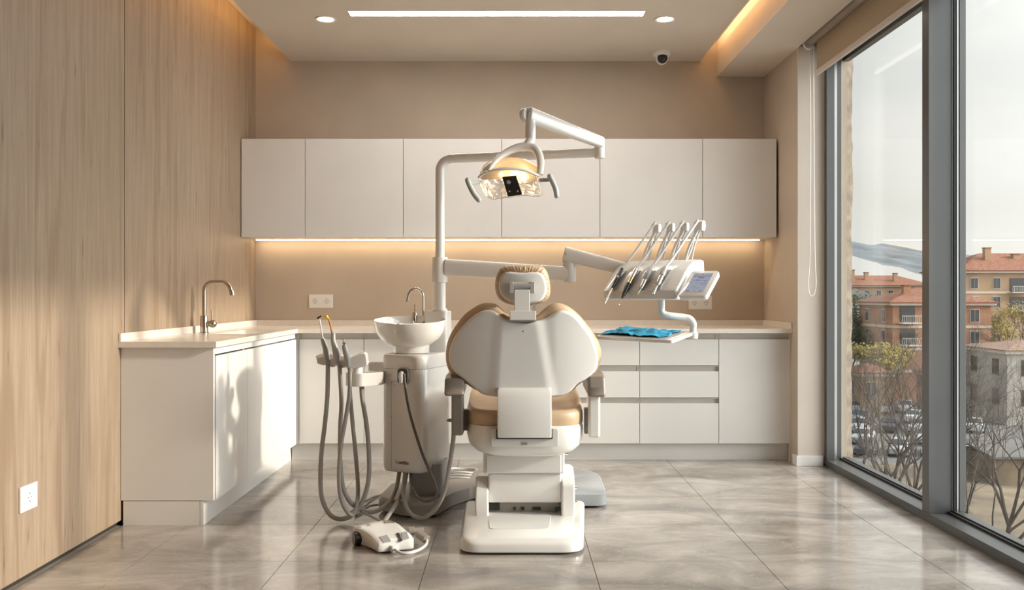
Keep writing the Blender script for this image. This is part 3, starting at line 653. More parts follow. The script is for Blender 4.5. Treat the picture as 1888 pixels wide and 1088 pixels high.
# ------------------------------------------------------------------ cuspidor unit with lamp pole
un = thing('cuspidor_unit', (-0.5, 4.5, 0), 'white dental cuspidor unit with round ceramic bowl left of the chair', 'dental unit')
bpoly = [(-0.678, 4.38), (-0.527, 4.25), (-0.372, 4.265), (-0.30, 4.475), (-0.188, 4.637), (0.10, 4.66), (0.10, 5.07), (-0.22, 5.07), (-0.236, 4.80), (-0.365, 4.80), (-0.653, 4.70)]
ui = [((x * 0.985) - 0.004, 4.62 + (yy - 4.62) * 0.965) for x, yy in bpoly]
b = B(); A0 = rpoly(bpoly, 0.03, 3); A1 = rpoly(ui, 0.03, 3); b.loft([L3(A0, 0.018), L3(A0, 0.066), L3(A1, 0.082)]); b.build('floor_base', M['base'], un, smooth=35)
B().prism(rpoly([(-0.65, 4.40), (-0.52, 4.28), (-0.38, 4.29), (-0.31, 4.50), (-0.19, 4.66), (0.05, 4.68), (0.05, 5.0), (-0.2, 5.0), (-0.3, 4.7), (-0.63, 4.66)], 0.02), 0.0, 0.02).build('rubber_foot', M['black'], un)
gb = rpoly([(0.13, 4.47), (0.49, 4.47), (0.50, 4.95), (0.44, 5.08), (0.10, 5.08), (0.10, 4.6)], [0.03, 0.06, 0.05, 0.06, 0.02, 0.02], 6)
gi = [(0.3 + (x - 0.3) * 0.96, 4.78 + (yy - 4.78) * 0.96) for x, yy in gb]
b = B(); b.loft([L3(gb, 0.014), L3(gb, 0.072), L3(gi, 0.082)]); b.build('base_extension', M['greybase'], un, smooth=40)
B().prism([(0.3 + (x - 0.3) * 0.93, 4.78 + (yy - 4.78) * 0.93) for x, yy in gb], 0.0, 0.016).build('rubber_foot', M['black'], un)
b = B().prism(rpoly([(-0.535, 4.42), (-0.36, 4.40), (-0.335, 4.62), (-0.50, 4.66)], 0.05), 0.08, 0.24); b.build('lower_column', M['greybase'], un)
body = [(-0.660, 4.40), (-0.440, 4.30), (-0.33, 4.64), (-0.36, 4.74), (-0.60, 4.76)]
bo = rpoly(body, [0.035, 0.075, 0.06, 0.05, 0.05], 8)
sc_ = lambda poly, f: [(-0.49 + (x + 0.49) * f, 4.52 + (yy - 4.52) * f) for x, yy in poly]
b = B(); b.loft([L3(sc_(bo, 0.90), 0.206), L3(sc_(bo, 0.965), 0.214), L3(bo, 0.235), L3(bo, 0.724), L3(sc_(bo, 0.992), 0.727)]); bd = b.build('body', M['white'], un, smooth=50)
b = B(); b.loft([L3(sc_(bo, 1.0), 0.7285), L3(sc_(bo, 1.006), 0.732), L3(sc_(bo, 1.0), 0.782), L3(sc_(bo, 0.975), 0.795), L3(sc_(bo, 0.93), 0.799)]); b.build('top_cap', M['white'], un, smooth=50)
# door outline, lettering, socket on the front face
fd = (Vector((-0.440, 4.30, 0)) - Vector((-0.660, 4.40, 0))).normalized(); nrm = Vector((fd.y, -fd.x, 0)).normalized()
if nrm.y > 0: nrm = -nrm
TF = Matrix(((fd.x, 0, -nrm.x, -0.660), (fd.y, 0, -nrm.y, 4.40), (0, 1, 0, 0), (0, 0, 0, 1)))   # local (along, up, inward)
LD = B(); x0, x1, z0, z1 = 0.055, 0.235, 0.228, 0.665
for q in ((x0, x0 + 0.0018, z0, z1), (x0, 0.142, z1 - 0.0018, z1)): LD.box(q[0], q[1], q[2], q[3], -0.0006, 0.001, TF)
LD.box(x0 + 0.022, x0 + 0.027, 0.645, 0.650, -0.001, 0.001, TF).box(x0 - 0.001, x0 + 0.004, 0.483, 0.489, -0.0012, 0.001, TF)
LD.build('door_joint', M['greyp'], bd)
fc = bpy.data.curves.new('brand_lettering', 'FONT'); fc.body = 'I cetlibs'; fc.size = 0.0245; fc.extrude = 0.0004; fc.offset = 0.0004
fo = bpy.data.objects.new('brand_lettering', fc); C.objects.link(fo); fo.data.materials.append(M['text'])
bpy.context.view_layer.update(); tm = bpy.data.meshes.new_from_object(fo); bpy.data.objects.remove(fo); tm.materials.clear(); tm.materials.append(M['text'])
lo_ = TF @ Matrix.Translation((0.083, 0.252, -0.0012)); oo = lo_.to_translation(); tm.transform(Matrix.Translation(-oo) @ lo_)
fo = bpy.data.objects.new('brand_lettering', tm); C.objects.link(fo); fo.parent = bd; fo.location = oo - WP[bd.name]
def flatR(poly, z0, z1): return B().prism(poly, z0, z1, TF)
flatR(rrect(0.096, 0.160, 0.655, 0.735, 0.016), -0.010, 0.02).build('socket_frame', M['greyp'], un, bevel=0.002)
flatR(rrect(0.101, 0.155, 0.660, 0.730, 0.013), -0.0115, 0.0).build('socket_recess', M['black'], un)
cst = TF @ Vector((0.126, 0.712, -0.012)); cen = TF @ Vector((0.130, 0.690, -0.03))
B().tube([cst, cst.lerp(cen, 0.5) + Vector((0, 0, 0.004)), cen, cen + Vector((0.002, -0.004, -0.03))], [0.011, 0.014, 0.012, 0.0085], 16).build('connector', M['white'], un)
# rear tower that carries pole and tap
tw = rpoly([(-0.47, 4.62), (-0.345, 4.58), (-0.325, 4.72), (-0.45, 4.78)], 0.03)
b = B().prism(tw, 0.79, 1.015); b.lathe([(0.04, 1.0), (0.04, 1.022), (0.036, 1.03), (0.01, 1.03)], (-0.385, 4.64, 0)); b.build('pole_mount', M['white'], un, bevel=0.006)
# bowl with its rim tipped a little towards the front, foot and tap

TB_ = Matrix.Translation((-0.530, 4.50, 0.955)) @ Matrix.Rotation(math.radians(5.0), 4, 'X')
pf = [(0.001, -0.118), (0.09, -0.117), (0.128, -0.101), (0.158, -0.074), (0.176, -0.040), (0.185, -0.006), (0.188, 0.012), (0.188, 0.016), (0.184, 0.018), (0.180, 0.012), (0.176, -0.010), (0.160, -0.05), (0.125, -0.085), (0.06, -0.1), (0.001, -0.103)]
b = B().lathe(pf, T=TB_, n=56); bw = b.build('bowl', M['ceramic'], un, smooth=60)
B().lathe([(0.092, 0.802), (0.092, 0.838), (0.098, 0.846), (0.1, 0.87), (0.01, 0.87)], (-0.520, 4.50, 0), n=48).build('bowl_foot', M['ceramic'], un)
B().lathe([(0.001, 0.797), (0.086, 0.797), (0.086, 0.803), (0.001, 0.803)], (-0.520, 4.50, 0), n=48).build('foot_gasket', M['black'], un)
B().lathe([(0.0005, 0), (0.007, 0), (0.009, 0.002), (0.009, -0.002)], T=Matrix.Translation((-0.470, 4.646, 0.950)) @ Matrix.Rotation(math.radians(78), 4, 'X'), n=20).build('overflow_hole', M['greyp'], un)
tpx, tpy = XX(780, 4.68), 4.68
pp = [(tpx, tpy, 0.93), (tpx, tpy, 1.09)] + [(tpx - 0.04 + 0.04 * math.cos(a), tpy, 1.09 + 0.045 * math.sin(a)) for a in [math.pi * i / 12 for i in range(1, 12)]] + [(tpx - 0.083, tpy, 1.082), (tpx - 0.088, tpy, 1.063)]
tp = B().tube(pp, [0.0068] * (len(pp) - 1) + [0.0055], 14).build('water_spout', M['chrome'], un)
b = B().tube([(tpx - 0.045, tpy, 0.95), (tpx - 0.045, tpy, 1.003), (tpx - 0.045, tpy, 1.012)], [0.0135, 0.0135, 0.006], 16); b.tube([(tpx - 0.045, tpy, 1.01), (tpx - 0.043, tpy, 1.05)], 0.0056, 10); b.build('tap_lever', M['chrome'], un)
# pole and arms
PX, PY = -0.383, 4.62
B().tube([(PX, PY, 1.02), (PX, PY, 1.19)], 0.0305, 28).build('lower_pole', M['white'], un)
co = B().lathe([(0.025, 1.165), (0.0415, 1.168), (0.0425, 1.175), (0.0425, 1.292), (0.040, 1.300), (0.025, 1.302)], (PX, PY, 0)).build('collar', M['white'], un)
pts = [(PX, PY, 1.29), (PX, PY, 1.76)]; dirA = Vector((0.438 - PX, 4.41 - PY, 0.0)).normalized()
for i in range(1, 9):
    a = math.pi / 2 * i / 8; pts.append(Vector((PX, PY, 1.76)) + dirA * 0.065 * (1 - math.cos(a)) + Vector((0, 0, 0.065 * math.sin(a))))
pts.append(Vector((0.43, 4.412, 1.825)))
B().tube(pts, 0.0245, 26).build('lamp_pole', M['white'], un)
B().tube([Vector((PX, PY, 1.825)) + dirA * 0.066, Vector((PX, PY, 1.825)) + dirA * 0.070], 0.0252, 26).build('pole_ring', M['shell'], un)
# instrument arm from the collar
A = Vector((PX + 0.03, PY - 0.01, 1.247)); E = Vector((XX(1050, 4.5), 4.5, Z(505, 4.5)))
def bararm(b, A, E, h, w_, e=0.4, k=24, h2=None, w2=None):
    t = (E - A).normalized(); up = Vector((0, 0, 1)); sd = t.cross(up).normalized(); up = sd.cross(t)
    R = []
    for f in (0, 0.25, 0.5, 0.75, 1):
        p = A.lerp(E, f); hh = h + ((h2 or h) - h) * f; ww = w_ + ((w2 or w_) - w_) * f
        R.append([p + sd * ww * math.copysign(abs(math.cos(a)) ** e, math.cos(a)) + up * hh * math.copysign(abs(math.sin(a)) ** e, math.sin(a)) for a in [2 * math.pi * q / k for q in range(k)]])
    return b.loft(R)
bararm(B(), A, E, 0.046, 0.035, 0.55, h2=0.038).build('instrument_arm', M['white'], un, bevel=0.004)
B().lathe([(0.001, -0.055), (0.030, -0.053), (0.035, -0.045), (0.035, 0.052), (0.026, 0.058), (0.026, 0.095), (0.001, 0.095)], E + Vector((0.0, 0, 0.01))).build('arm_joint', M['white'], un)

# ------------------------------------------------------------------ operating lamp on its spring arm
lp = thing('operating_lamp', (0.0, 4.0, 1.7), 'lit dental operating lamp with two grey handles, hanging from white spring arm', 'lamp')
J = Vector((XX(1105.5, 4.405), 4.405, 1.825))
B().lathe([(0.001, -0.033), (0.023, -0.031), (0.0255, -0.026), (0.0255, 0.040), (0.001, 0.042)], J).build('swivel', M['white'], lp)
a0 = Vector((XX(1109, 4.40), 4.40, Z(263, 4.40))); a1 = Vector((XX(972, 4.08), 4.08, Z(211, 4.08)))
bararm(B(), a0, a1, 0.028, 0.026, 0.6, h2=0.036, w2=0.03).build('spring_arm', M['white'], lp, bevel=0.008)
b = B(); d_ = (a0 - a1).normalized()
for f, zz, rr_ in ((0.02, 0.012, 0.005), (0.06, -0.02, 0.003)): b.lathe([(0.0005, 0.0), (rr_, 0.0), (rr_, -0.004), (0.0005, -0.004)], T=Matrix.Translation(a1.lerp(a0, f) + Vector((0, -0.0325, zz))) @ Matrix.Rotation(math.pi / 2, 4, 'X'), n=14)
b.build('screw_cap', M['greyp'], lp)
k = Vector((XX(966, 4.075), 4.075, Z(212, 4.075)))
B().lathe([(0.001, -0.012), (0.028, -0.012), (0.031, -0.006), (0.031, 0.006), (0.028, 0.012), (0.001, 0.012)], T=Matrix.Translation(k) @ Matrix.Rotation(math.pi / 2, 4, 'Y') @ Matrix.Rotation(0.4, 4, 'X')).build('end_cap', M['white'], lp)
nx_ = XX(978, 4.06)
nk = B().lathe([(0.001, Z(264, 4.06)), (0.0235, Z(262, 4.06)), (0.025, Z(250, 4.06)), (0.025, Z(232, 4.06)), (0.0235, Z(230, 4.06)), (0.0235, Z(222, 4.06)), (0.001, Z(222, 4.06))], (nx_, 4.06, 0)).build('neck', M['white'], lp)
YL = 4.0
g9 = lambda x, y, Y=YL: P(860 + x / 9.067, 260 + y / 9.067, Y)
# crooked link between neck and yoke
B().tube([(nx_, 4.06, Z(258, 4.06)), g9(1040, 25, 4.05), g9(990, 90, 4.04)], [0.024, 0.023, 0.018], 16).build('link', M['white'], lp)
# yoke: a flat band bent in an arch
yo = cr([g9(375, 500, 4.0), g9(440, 395, 4.01), g9(560, 270, 4.03), g9(720, 165, 4.045), (g9(880, 105, 4.05)), g9(1020, 95, 4.05), g9(1140, 130, 4.045), g9(1215, 240, 4.03), g9(1240, 380, 4.01), g9(1225, 560, 4.0)], 6)
R = []
for i, p in enumerate(yo):
    a_ = yo[max(0, i - 1)]; b_ = yo[min(len(yo) - 1, i + 1)]; t_ = (b_ - a_).normalized(); yv = Vector((0, 1, 0)); nn = t_.cross(yv).normalized()
    w_ = 0.026; h_ = 0.0085 + 0.004 * math.sin(math.pi * i / (len(yo) - 1)) + 0.007 * i / len(yo)
    R.append([p + yv * w_ * c1 + nn * h_ * c2 for c1, c2 in ((-1, -0.6), (-0.8, -1), (0.8, -1), (1, -0.6), (1, 0.6), (0.8, 1), (-0.8, 1), (-1, 0.6))])
B().loft(R).build('yoke', M['white'], lp, smooth=60)
# head: rim band, warm dome behind, clear shield in front, dark centre box
nf = Vector((-0.10, -0.92, -0.36)).normalized()
def prj(x, y, off=0.0):    # point in the rim plane, moved along the facing direction
    p = g9(x, y); c0 = g9(720, 640); d = p - c0
    p = c0 + d + Vector((0, 0, 0)); dy = -(nf.x * d.x + nf.z * d.z) / nf.y
    return Vector((p.x, p.y + dy, p.z)) + nf * off
rim = [(205, 595), (270, 545), (350, 510), (500, 472), (700, 460), (950, 482), (1100, 532), (1215, 585)]
low = [(1215, 640), (1245, 760), (1262, 880), (1235, 915), (1100, 908), (960, 895), (700, 925), (560, 940), (440, 952), (375, 925), (310, 860), (255, 750), (215, 660)]
rc = cr([prj(*q) for q in rim], 5); lc = cr([prj(*q) for q in low], 4)
outl = rc + lc; cc = sum(outl, Vector()) / len(outl)
def shr(f, off, up=0.0): return [cc + (p - cc) * f + nf * off + Vector((0, 0, up)) for p in outl]
B().loft([shr(1.0, 0.002), shr(0.985, 0.016), shr(0.93, 0.022), shr(0.6, 0.028), shr(0.05, 0.030)], cap=False).build('shield', M['clear'], lp, smooth=60)
B().loft([shr(0.985, 0.0), shr(0.93, -0.025), shr(0.8, -0.05, 0.006), shr(0.55, -0.07, 0.012), shr(0.25, -0.08, 0.014), shr(0.03, -0.082, 0.014)], cap=False).build('reflector', M['crinkle'], lp, smooth=60)
dl = cr([prj(*q) for q in [(1215, 590), (1190, 680), (1050, 700), (900, 690), (720, 650), (560, 640), (400, 640), (260, 640), (210, 600)]], 4)
do = rc + dl; dc = sum(do, Vector()) / len(do)
def shd(f, off, up=0.0): return [dc + (p - dc) * f + nf * off + Vector((0, 0, up)) for p in do]
dm = [shd(0.99, -0.004), shd(0.985, -0.03, 0.020), shd(0.90, -0.058, 0.038), shd(0.66, -0.076, 0.044), shd(0.35, -0.086, 0.044), shd(0.03, -0.088, 0.044)]
B().loft(dm, cap=False).build('dome', M['domeglass'], lp, smooth=60)
cs_ = rc; Rr = []
for i, p in enumerate(cs_):
    u1 = (cs_[min(i + 1, len(cs_) - 1)] - cs_[max(i - 1, 0)]).normalized(); n2 = u1.cross(nf).normalized()
    Rr.append([p + nf * a1_ + n2 * b1_ for a1_, b1_ in ((-0.006, -0.005), (0.022, -0.005), (0.026, 0), (0.022, 0.005), (-0.006, 0.005), (-0.010, 0))])
B().loft(Rr).build('rim', M['white'], lp, smooth=60)
B().tube(cr([prj(*q, 0.004) for q in [(1215, 585)] + low + [(205, 595)]], 4), 0.0028, 8).build('lower_rim', M['clear'], lp)
bx = [prj(610, 575, 0.036), prj(845, 560, 0.036), prj(945, 862, 0.036), prj(705, 885, 0.036)]
ctr = B().loft([[p - nf * 0.012 for p in bx], bx]).build('centre_box', M['black'], lp, bevel=0.002)
b = B(); u = (bx[1] - bx[0]).normalized(); v = (bx[3] - bx[0]).normalized()
for x, y, r_ in ((718, 655, 0.0095), (732, 800, 0.004), (870, 800, 0.004)):
    c_ = prj(x, y, 0.036); b.loft([[c_ + (u * math.cos(a) + v * math.sin(a)) * rr_ + nf * h_ for a in [2 * math.pi * i / 20 for i in range(20)]] for rr_, h_ in ((r_, 0), (r_, 0.003), (r_ * 0.6, 0.004))])
b.build('button', M['greyp'], ctr)
for x, y, s_ in ((575, 590, 0.45), (950, 600, 1.0)):
    B().lathe([(0.011 * math.sin(math.pi * i / 10) * s_ + 1e-4, -0.014 * math.cos(math.pi * i / 10)) for i in range(11)], prj(x, y, -0.03), n=16).build('bulb', M['bulb'], lp)
# handles
for hx in (((20, 655), (60, 760), (130, 890), (205, 985)), ((1395, 590), (1440, 680), (1490, 800), (1510, 915))):
    pts = cr([g9(x, y, 3.965) for x, y in hx], 6); n_ = len(pts)
    b = B(); d0 = (pts[0] - pts[1]).normalized(); d1 = (pts[-1] - pts[-2]).normalized(); r_ = 0.0125
    P_ = [pts[0] + d0 * r_ * q for q in (0.98, 0.85, 0.5)] + pts + [pts[-1] + d1 * r_ * q for q in (0.5, 0.85, 0.98)]
    b.tube(P_, [r_ * q for q in (0.15, 0.55, 0.87)] + [r_] * n_ + [r_ * q for q in (0.87, 0.55, 0.15)], 16)
    hd_ = b.build('handle', M['handle'], lp)
    left = hx[0][0] < 500
    p0, p1 = (g9(60, 700, 3.965), g9(225, 690, 3.99)) if left else (g9(1430, 650, 3.965), g9(1225, 655, 3.99))
    bararm(B(), p0, p1, 0.0085, 0.006, 0.5).build('handle_rod', M['handle'], hd_, bevel=0.001)
li = bpy.data.lights.new('operating_lamp_light', 'POINT'); li.energy = 0.7; li.color = (1.0, 0.62, 0.28); li.shadow_soft_size = 0.02
lo = bpy.data.objects.new('operating_lamp_light', li); C.objects.link(lo); lo.location = cc - nf * 0.045 + Vector((0.02, 0, 0.02))

# ------------------------------------------------------------------ instrument console
ic = thing('instrument_console', (0.75, 4.2, 0.9), 'white dental instrument console with four hose whips and touch screen', 'instrument console')
ang = math.radians(35); O = Vector((0.767, 4.05, 1.077)); wv = Vector((-math.cos(ang), math.sin(ang), 0)); dv = Vector((math.sin(ang), math.cos(ang), 0)); uz = Vector((0, 0, 1))
K = lambda t, d, z: O + wv * t + dv * d + uz * z
# arm carrying it
e2 = E + Vector((-0.012, 0, 0.03))
s_a = Vector((XX(1040, 4.5), 4.5, Z(468, 4.5))); e_a = K(0.30, 0.26, 0.13)
bararm(B(), s_a, e_a, 0.040, 0.034, 0.45, h2=0.034).build('spring_arm', M['white'], ic, bevel=0.008)
B().lathe([(0.0005, 0.0), (0.009, 0.0), (0.009, -0.004), (0.0005, -0.004)], T=Matrix.Translation(s_a + (e_a - s_a).normalized() * 0.01 + Vector((0.0, -0.0345, 0))) @ Matrix.Rotation(math.pi / 2, 4, 'X'), n=18).build('pivot_cap', M['greyp'], ic)
prof = [(0.0, 0.004), (0.0, 0.042), (0.008, 0.052), (0.105, 0.132), (0.15, 0.162), (0.20, 0.185), (0.25, 0.196), (0.30, 0.20), (0.335, 0.197), (0.345, 0.12), (0.33, 0.02), (0.30, 0.0), (0.02, 0.0)]
ps = [(p.x, p.y) for p in cr([(a, z, 0) for a, z in prof], 1)]
W_ = 0.395; rings = []
for t_, f in ((0.0, 0.94), (0.004, 0.975), (0.012, 1.0), (W_ - 0.03, 1.0), (W_ - 0.012, 0.985), (W_, 0.93)):
    rings.append([K(t_, 0.17 + (a - 0.17) * f, 0.09 + (z - 0.09) * f) for a, z in prof])
hdn = B().loft(rings).build('console_body', M['white'], ic, bevel=0.006, smooth=50)
# grey rests, instruments, hoses, whips
S = lambda t, s, o: K(t, 0.008 + 0.097 * s + 0.64 * -0.0 - o * 0.635, 0.052 + 0.080 * s + o * 0.772)   # on the slope, lifted by o
names = ['air_water_syringe', 'turbine_handpiece', 'scaler_handpiece', 'micromotor_handpiece']
for i in range(4):
    ti = 0.335 - 0.078 * i
    b = B(); cx_ = [S(ti + 0.018, -0.05, 0.001), S(ti - 0.018, -0.05, 0.001), S(ti - 0.022, 1.12, 0.001), S(ti + 0.022, 1.12, 0.001)]
    b.loft([cx_, [p + (S(0, 0, 1) - S(0, 0, 0)) * 0.003 for p in cx_]]); b.build('instrument_rest', M['greyp'], hdn, bevel=0.001)
    a_ = S(ti, 1.05, 0.022); f_ = S(ti, 0.05, 0.022); dn = ((f_ - a_).normalized() + Vector((0, 0, -0.12))).normalized()
    q = lambda s: a_ + dn * s * 1.15
    ins = thing(names[i], a_, ['black air-water syringe, leftmost tool on the console', 'handpiece with gold band and black nose on the console', 'short steel scaler handpiece, third on the console', 'steel micromotor handpiece nearest the touch screen'][i], 'dental instrument', None)
    if i == 0:
        B().tube([q(0), q(0.035), q(0.04), q(0.085), q(0.12)], [0.008, 0.009, 0.0115, 0.0105, 0.006], 14).build('grip', M['black'], ins)
        B().tube([q(0.052) + Vector((0, -0.010, 0.006)), q(0.064) + Vector((0, -0.012, 0.007))], 0.005, 10).build('button', M['greyp'], ins)
        B().tube([q(0.118), q(0.16), q(0.185), q(0.20) + Vector((-0.004, 0, -0.004))], [0.004, 0.004, 0.0055, 0.003], 10).build('nozzle', M['chrome'], ins)
        B().tube([q(0.2) + Vector((-0.004, 0, -0.004)), q(0.205) + Vector((-0.006, 0, -0.006))], 0.005, 10).build('tip', M['chrome'], ins)
    elif i == 1:
        B().tube([q(0), q(0.02), q(0.055)], [0.0085, 0.011, 0.0115], 16).build('coupling', M['chrome'], ins)
        B().tube([q(0.055), q(0.095)], 0.012, 16).build('band', M['gold'], ins)
        B().tube([q(0.095), q(0.115), q(0.16), q(0.18)], [0.0122, 0.013, 0.009, 0.0045], 16).build('nose', M['black'], ins)
        B().tube([q(0.178), q(0.215)], 0.0018, 8).build('shank', M['chrome'], ins)
        B().lathe([(0.005 * math.sin(math.pi * k / 8) + 1e-4, -0.005 * math.cos(math.pi * k / 8)) for k in range(9)], q(0.219), n=12).build('ball_tip', M['chrome'], ins)
    elif i == 2:
        B().tube([q(0), q(0.03), q(0.07), q(0.075)], [0.009, 0.014, 0.0145, 0.012], 16).build('grip', M['greyp'], ins)
        B().tube([q(0.075), q(0.11), q(0.125)], [0.012, 0.011, 0.006], 16).build('nose', M['chrome'], ins)
        B().tube([q(0.125), q(0.145), q(0.157) + Vector((-0.002, -0.004, 0))], [0.003, 0.003, 0.0045], 10).build('head', M['chrome'], ins)
    else:
        B().tube([q(0), q(0.02), q(0.048)], [0.009, 0.0135, 0.0145], 16).build('grip', M['greyp'], ins)
        B().tube([q(0.048), q(0.052), q(0.098), q(0.105)], [0.0125, 0.0135, 0.012, 0.007], 16).build('sleeve', M['chrome'], ins)
        B().tube([q(0.105), q(0.15), q(0.152), q(0.158)], [0.0045, 0.0045, 0.0065, 0.0055], 12).build('neck', M['chrome'], ins)
    # whip arm standing on the console top and its rocker head
    tw_ = ti - 0.055; bt = K(tw_ + 0.03, 0.27, 0.19); hdp = K(tw_ - 0.002, 0.385, 0.378)
    md = bt.lerp(hdp, 0.45) + Vector((-0.012, 0, -0.004))
    ws = B(); Rg = []
    for p, wd in zip(cr([bt, md, hdp], 6), [0.006 + 0.003 * j / 12 for j in range(13)]):
        Rg.append([p + wv * -wd + dv * -0.004, p + wv * wd + dv * -0.004, p + wv * wd + dv * 0.004, p + wv * -wd + dv * 0.004])
    wa = ws.loft(Rg).build('whip_arm', M['white'], ic, bevel=0.0015)
    B().tube(cr([K(tw_ + 0.008, 0.30, 0.19), K(tw_ + 0.004, 0.33, 0.27), hdp + Vector((0.004, 0.004, -0.02))], 6), 0.0042, 8).build('whip_rod', M['lthose'], wa)
    b = B(); TH = Matrix.Translation(hdp) @ Matrix.Rotation(-ang, 4, 'Z')
    if i < 3:
        b.prism([(-0.020, -0.028), (0.012, -0.030), (0.022, -0.006), (0.020, 0.012), (0.0, 0.018), (-0.016, 0.010)], -0.012, 0.012, TH @ RX)
    else:
        b.prism([(-0.026, -0.030), (0.014, -0.034), (0.028, -0.004), (0.020, 0.020), (-0.004, 0.024), (-0.022, 0.012)], -0.021, 0.021, TH @ RX)
    hh = b.build('whip_head', M['white'], wa, bevel=0.004)
    ro_ = B().lathe([(0.0005, -0.006), (0.012, -0.006), (0.009, 0), (0.012, 0.006), (0.0005, 0.006)], T=TH @ Matrix.Translation((-0.018, -0.012, 0.006)) @ Matrix.Rotation(math.pi / 2, 4, 'Y'), n=16).build('roller', M['shell'], wa)
    top = hdp + Vector((-0.010, -0.022, 0.018))
    hs_ = cr([K(tw_ + 0.045, 0.31, 0.185), K(tw_ + 0.028, 0.345, 0.26), hdp + Vector((-0.016, 0.016, -0.014)), hdp + Vector((-0.016, 0.0, 0.018)), top + Vector((-0.012, -0.012, -0.006)), top.lerp(a_, 0.35) + Vector((0.004, 0, 0.012)), top.lerp(a_, 0.75) + Vector((-0.002, 0, -0.005)), a_ - dn * 0.004], 8)
    B().tube(hs_, 0.0062, 10).build('hose', M['lthose'], ins)
# touch screen tablet
tau = math.radians(36); ux = Vector((math.cos(ang), -math.sin(ang), 0)); uv = dv * math.cos(tau) + uz * math.sin(tau); un_ = ux.cross(uv).normalized()
if un_.y > 0: un_ = -un_
Bp = Vector((XX(1249, 4.02), 4.02, Z(546, 4.02)))
TS = Matrix(((ux.x, uv.x, un_.x, Bp.x), (ux.y, uv.y, un_.y, Bp.y), (ux.z, uv.z, un_.z, Bp.z), (0, 0, 0, 1)))
b = B(); o_ = rrect(0, 0.140, 0, 0.205, 0.018, 6); cxs = (0.070, 0.1025)
zs = lambda poly, f, z: [TS @ Vector((cxs[0] + (x - cxs[0]) * f, cxs[1] + (y_ - cxs[1]) * f, z)) for x, y_ in poly]
b.loft([zs(o_, 0.93, -0.030), zs(o_, 0.985, -0.024), zs(o_, 1.0, -0.006), zs(o_, 0.985, -0.001), zs(o_, 0.96, 0.0)]); sc = b.build('touch_panel', M['white'], ic, smooth=40)
B().box(0.022, 0.116, 0.032, 0.183, 0.0, 0.0008, TS).build('screen_border', M['greyp'], sc, smooth=0)
B().box(0.023, 0.115, 0.033, 0.182, 0.0008, 0.0012, TS).build('screen', M['screen'], sc, smooth=0)
b = B(); b.box(0.024, 0.114, 0.157, 0.160, 0.0012, 0.0015, TS)
rnd = random.Random(5)
for x, y_, w_, h_ in ((0.035, 0.122, 0.05, 0.0025), (0.05, 0.126, 0.012, 0.003), (0.09, 0.118, 0.016, 0.004), (0.032, 0.103, 0.004, 0.004), (0.055, 0.103, 0.004, 0.004), (0.068, 0.103, 0.004, 0.004), (0.045, 0.078, 0.02, 0.0015), (0.085, 0.103, 0.022, 0.0015), (0.085, 0.090, 0.022, 0.0015), (0.084, 0.090, 0.0015, 0.0145), (0.106, 0.090, 0.0015, 0.0145), (0.03, 0.062, 0.06, 0.0012), (0.028, 0.038, 0.016, 0.006), (0.066, 0.038, 0.004, 0.008), (0.09, 0.038, 0.016, 0.004), (0.04, 0.169, 0.004, 0.003), (0.068, 0.168, 0.004, 0.005)):
    b.box(x, x + w_, y_, y_ + h_, 0.0012, 0.0015, TS)
b.build('screen_symbols', M['scrmark'], sc, smooth=0)
B().box(0.055, 0.083, 0.142, 0.150, 0.0012, 0.0016, TS).build('screen_readout', M['black'], sc, smooth=0)
# tray arm and tray
po = [P(1220, 552, 4.22), P(1220, 562, 4.22), P(1220, 574, 4.22), P(1226, 580, 4.22), P(1236, 582, 4.22), P(1262, 585, 4.23), P(1272, 588, 4.23), P(1278, 596, 4.235), P(1278, 606, 4.24), P(1278, 614, 4.24)]
B().tube(cr(po, 5), 0.0165, 16).build('tray_arm', M['white'], ic)
NR, FR, NL, FL = Vector((0.735, 3.975, 0.893)), Vector((0.895, 4.25, 0.920)), Vector((0.40, 4.17, 0.903)), Vector((0.56, 4.445, 0.930))
tq = lambda u, v, o=0.0: NL + (NR - NL) * u + (FL - NL) * v + Vector((0, 0, o))
tr = thing('instrument_tray', (0.65, 4.2, 0.88), 'flat white instrument tray on bent arm below the console', 'tray')
def plate(u0, u1, v0, v1, z0, z1, r=0.04):
    pl_ = rrect(u0, u1, v0, v1, r, 4); return [tq(u_, v_, z0) for u_, v_ in pl_], [tq(u_, v_, z1) for u_, v_ in pl_]
b = B(); b.loft(list(plate(0, 1, 0, 1, -0.016, 0.0))); b.build('tray_body', M['white'], tr, bevel=0.004)
b = B(); b.loft(list(plate(0.03, 0.93, 0.06, 0.94, 0.0, 0.0015))); b.build('tray_mat', M['tray'], tr, smooth=0)
B().lathe([(0.001, -0.02), (0.022, -0.02), (0.024, -0.01), (0.024, 0.008), (0.018, 0.012), (0.001, 0.012)], P(1278, 616, 4.24) + Vector((0, 0, -0.002))).build('arm_clamp', M['white'], ic)
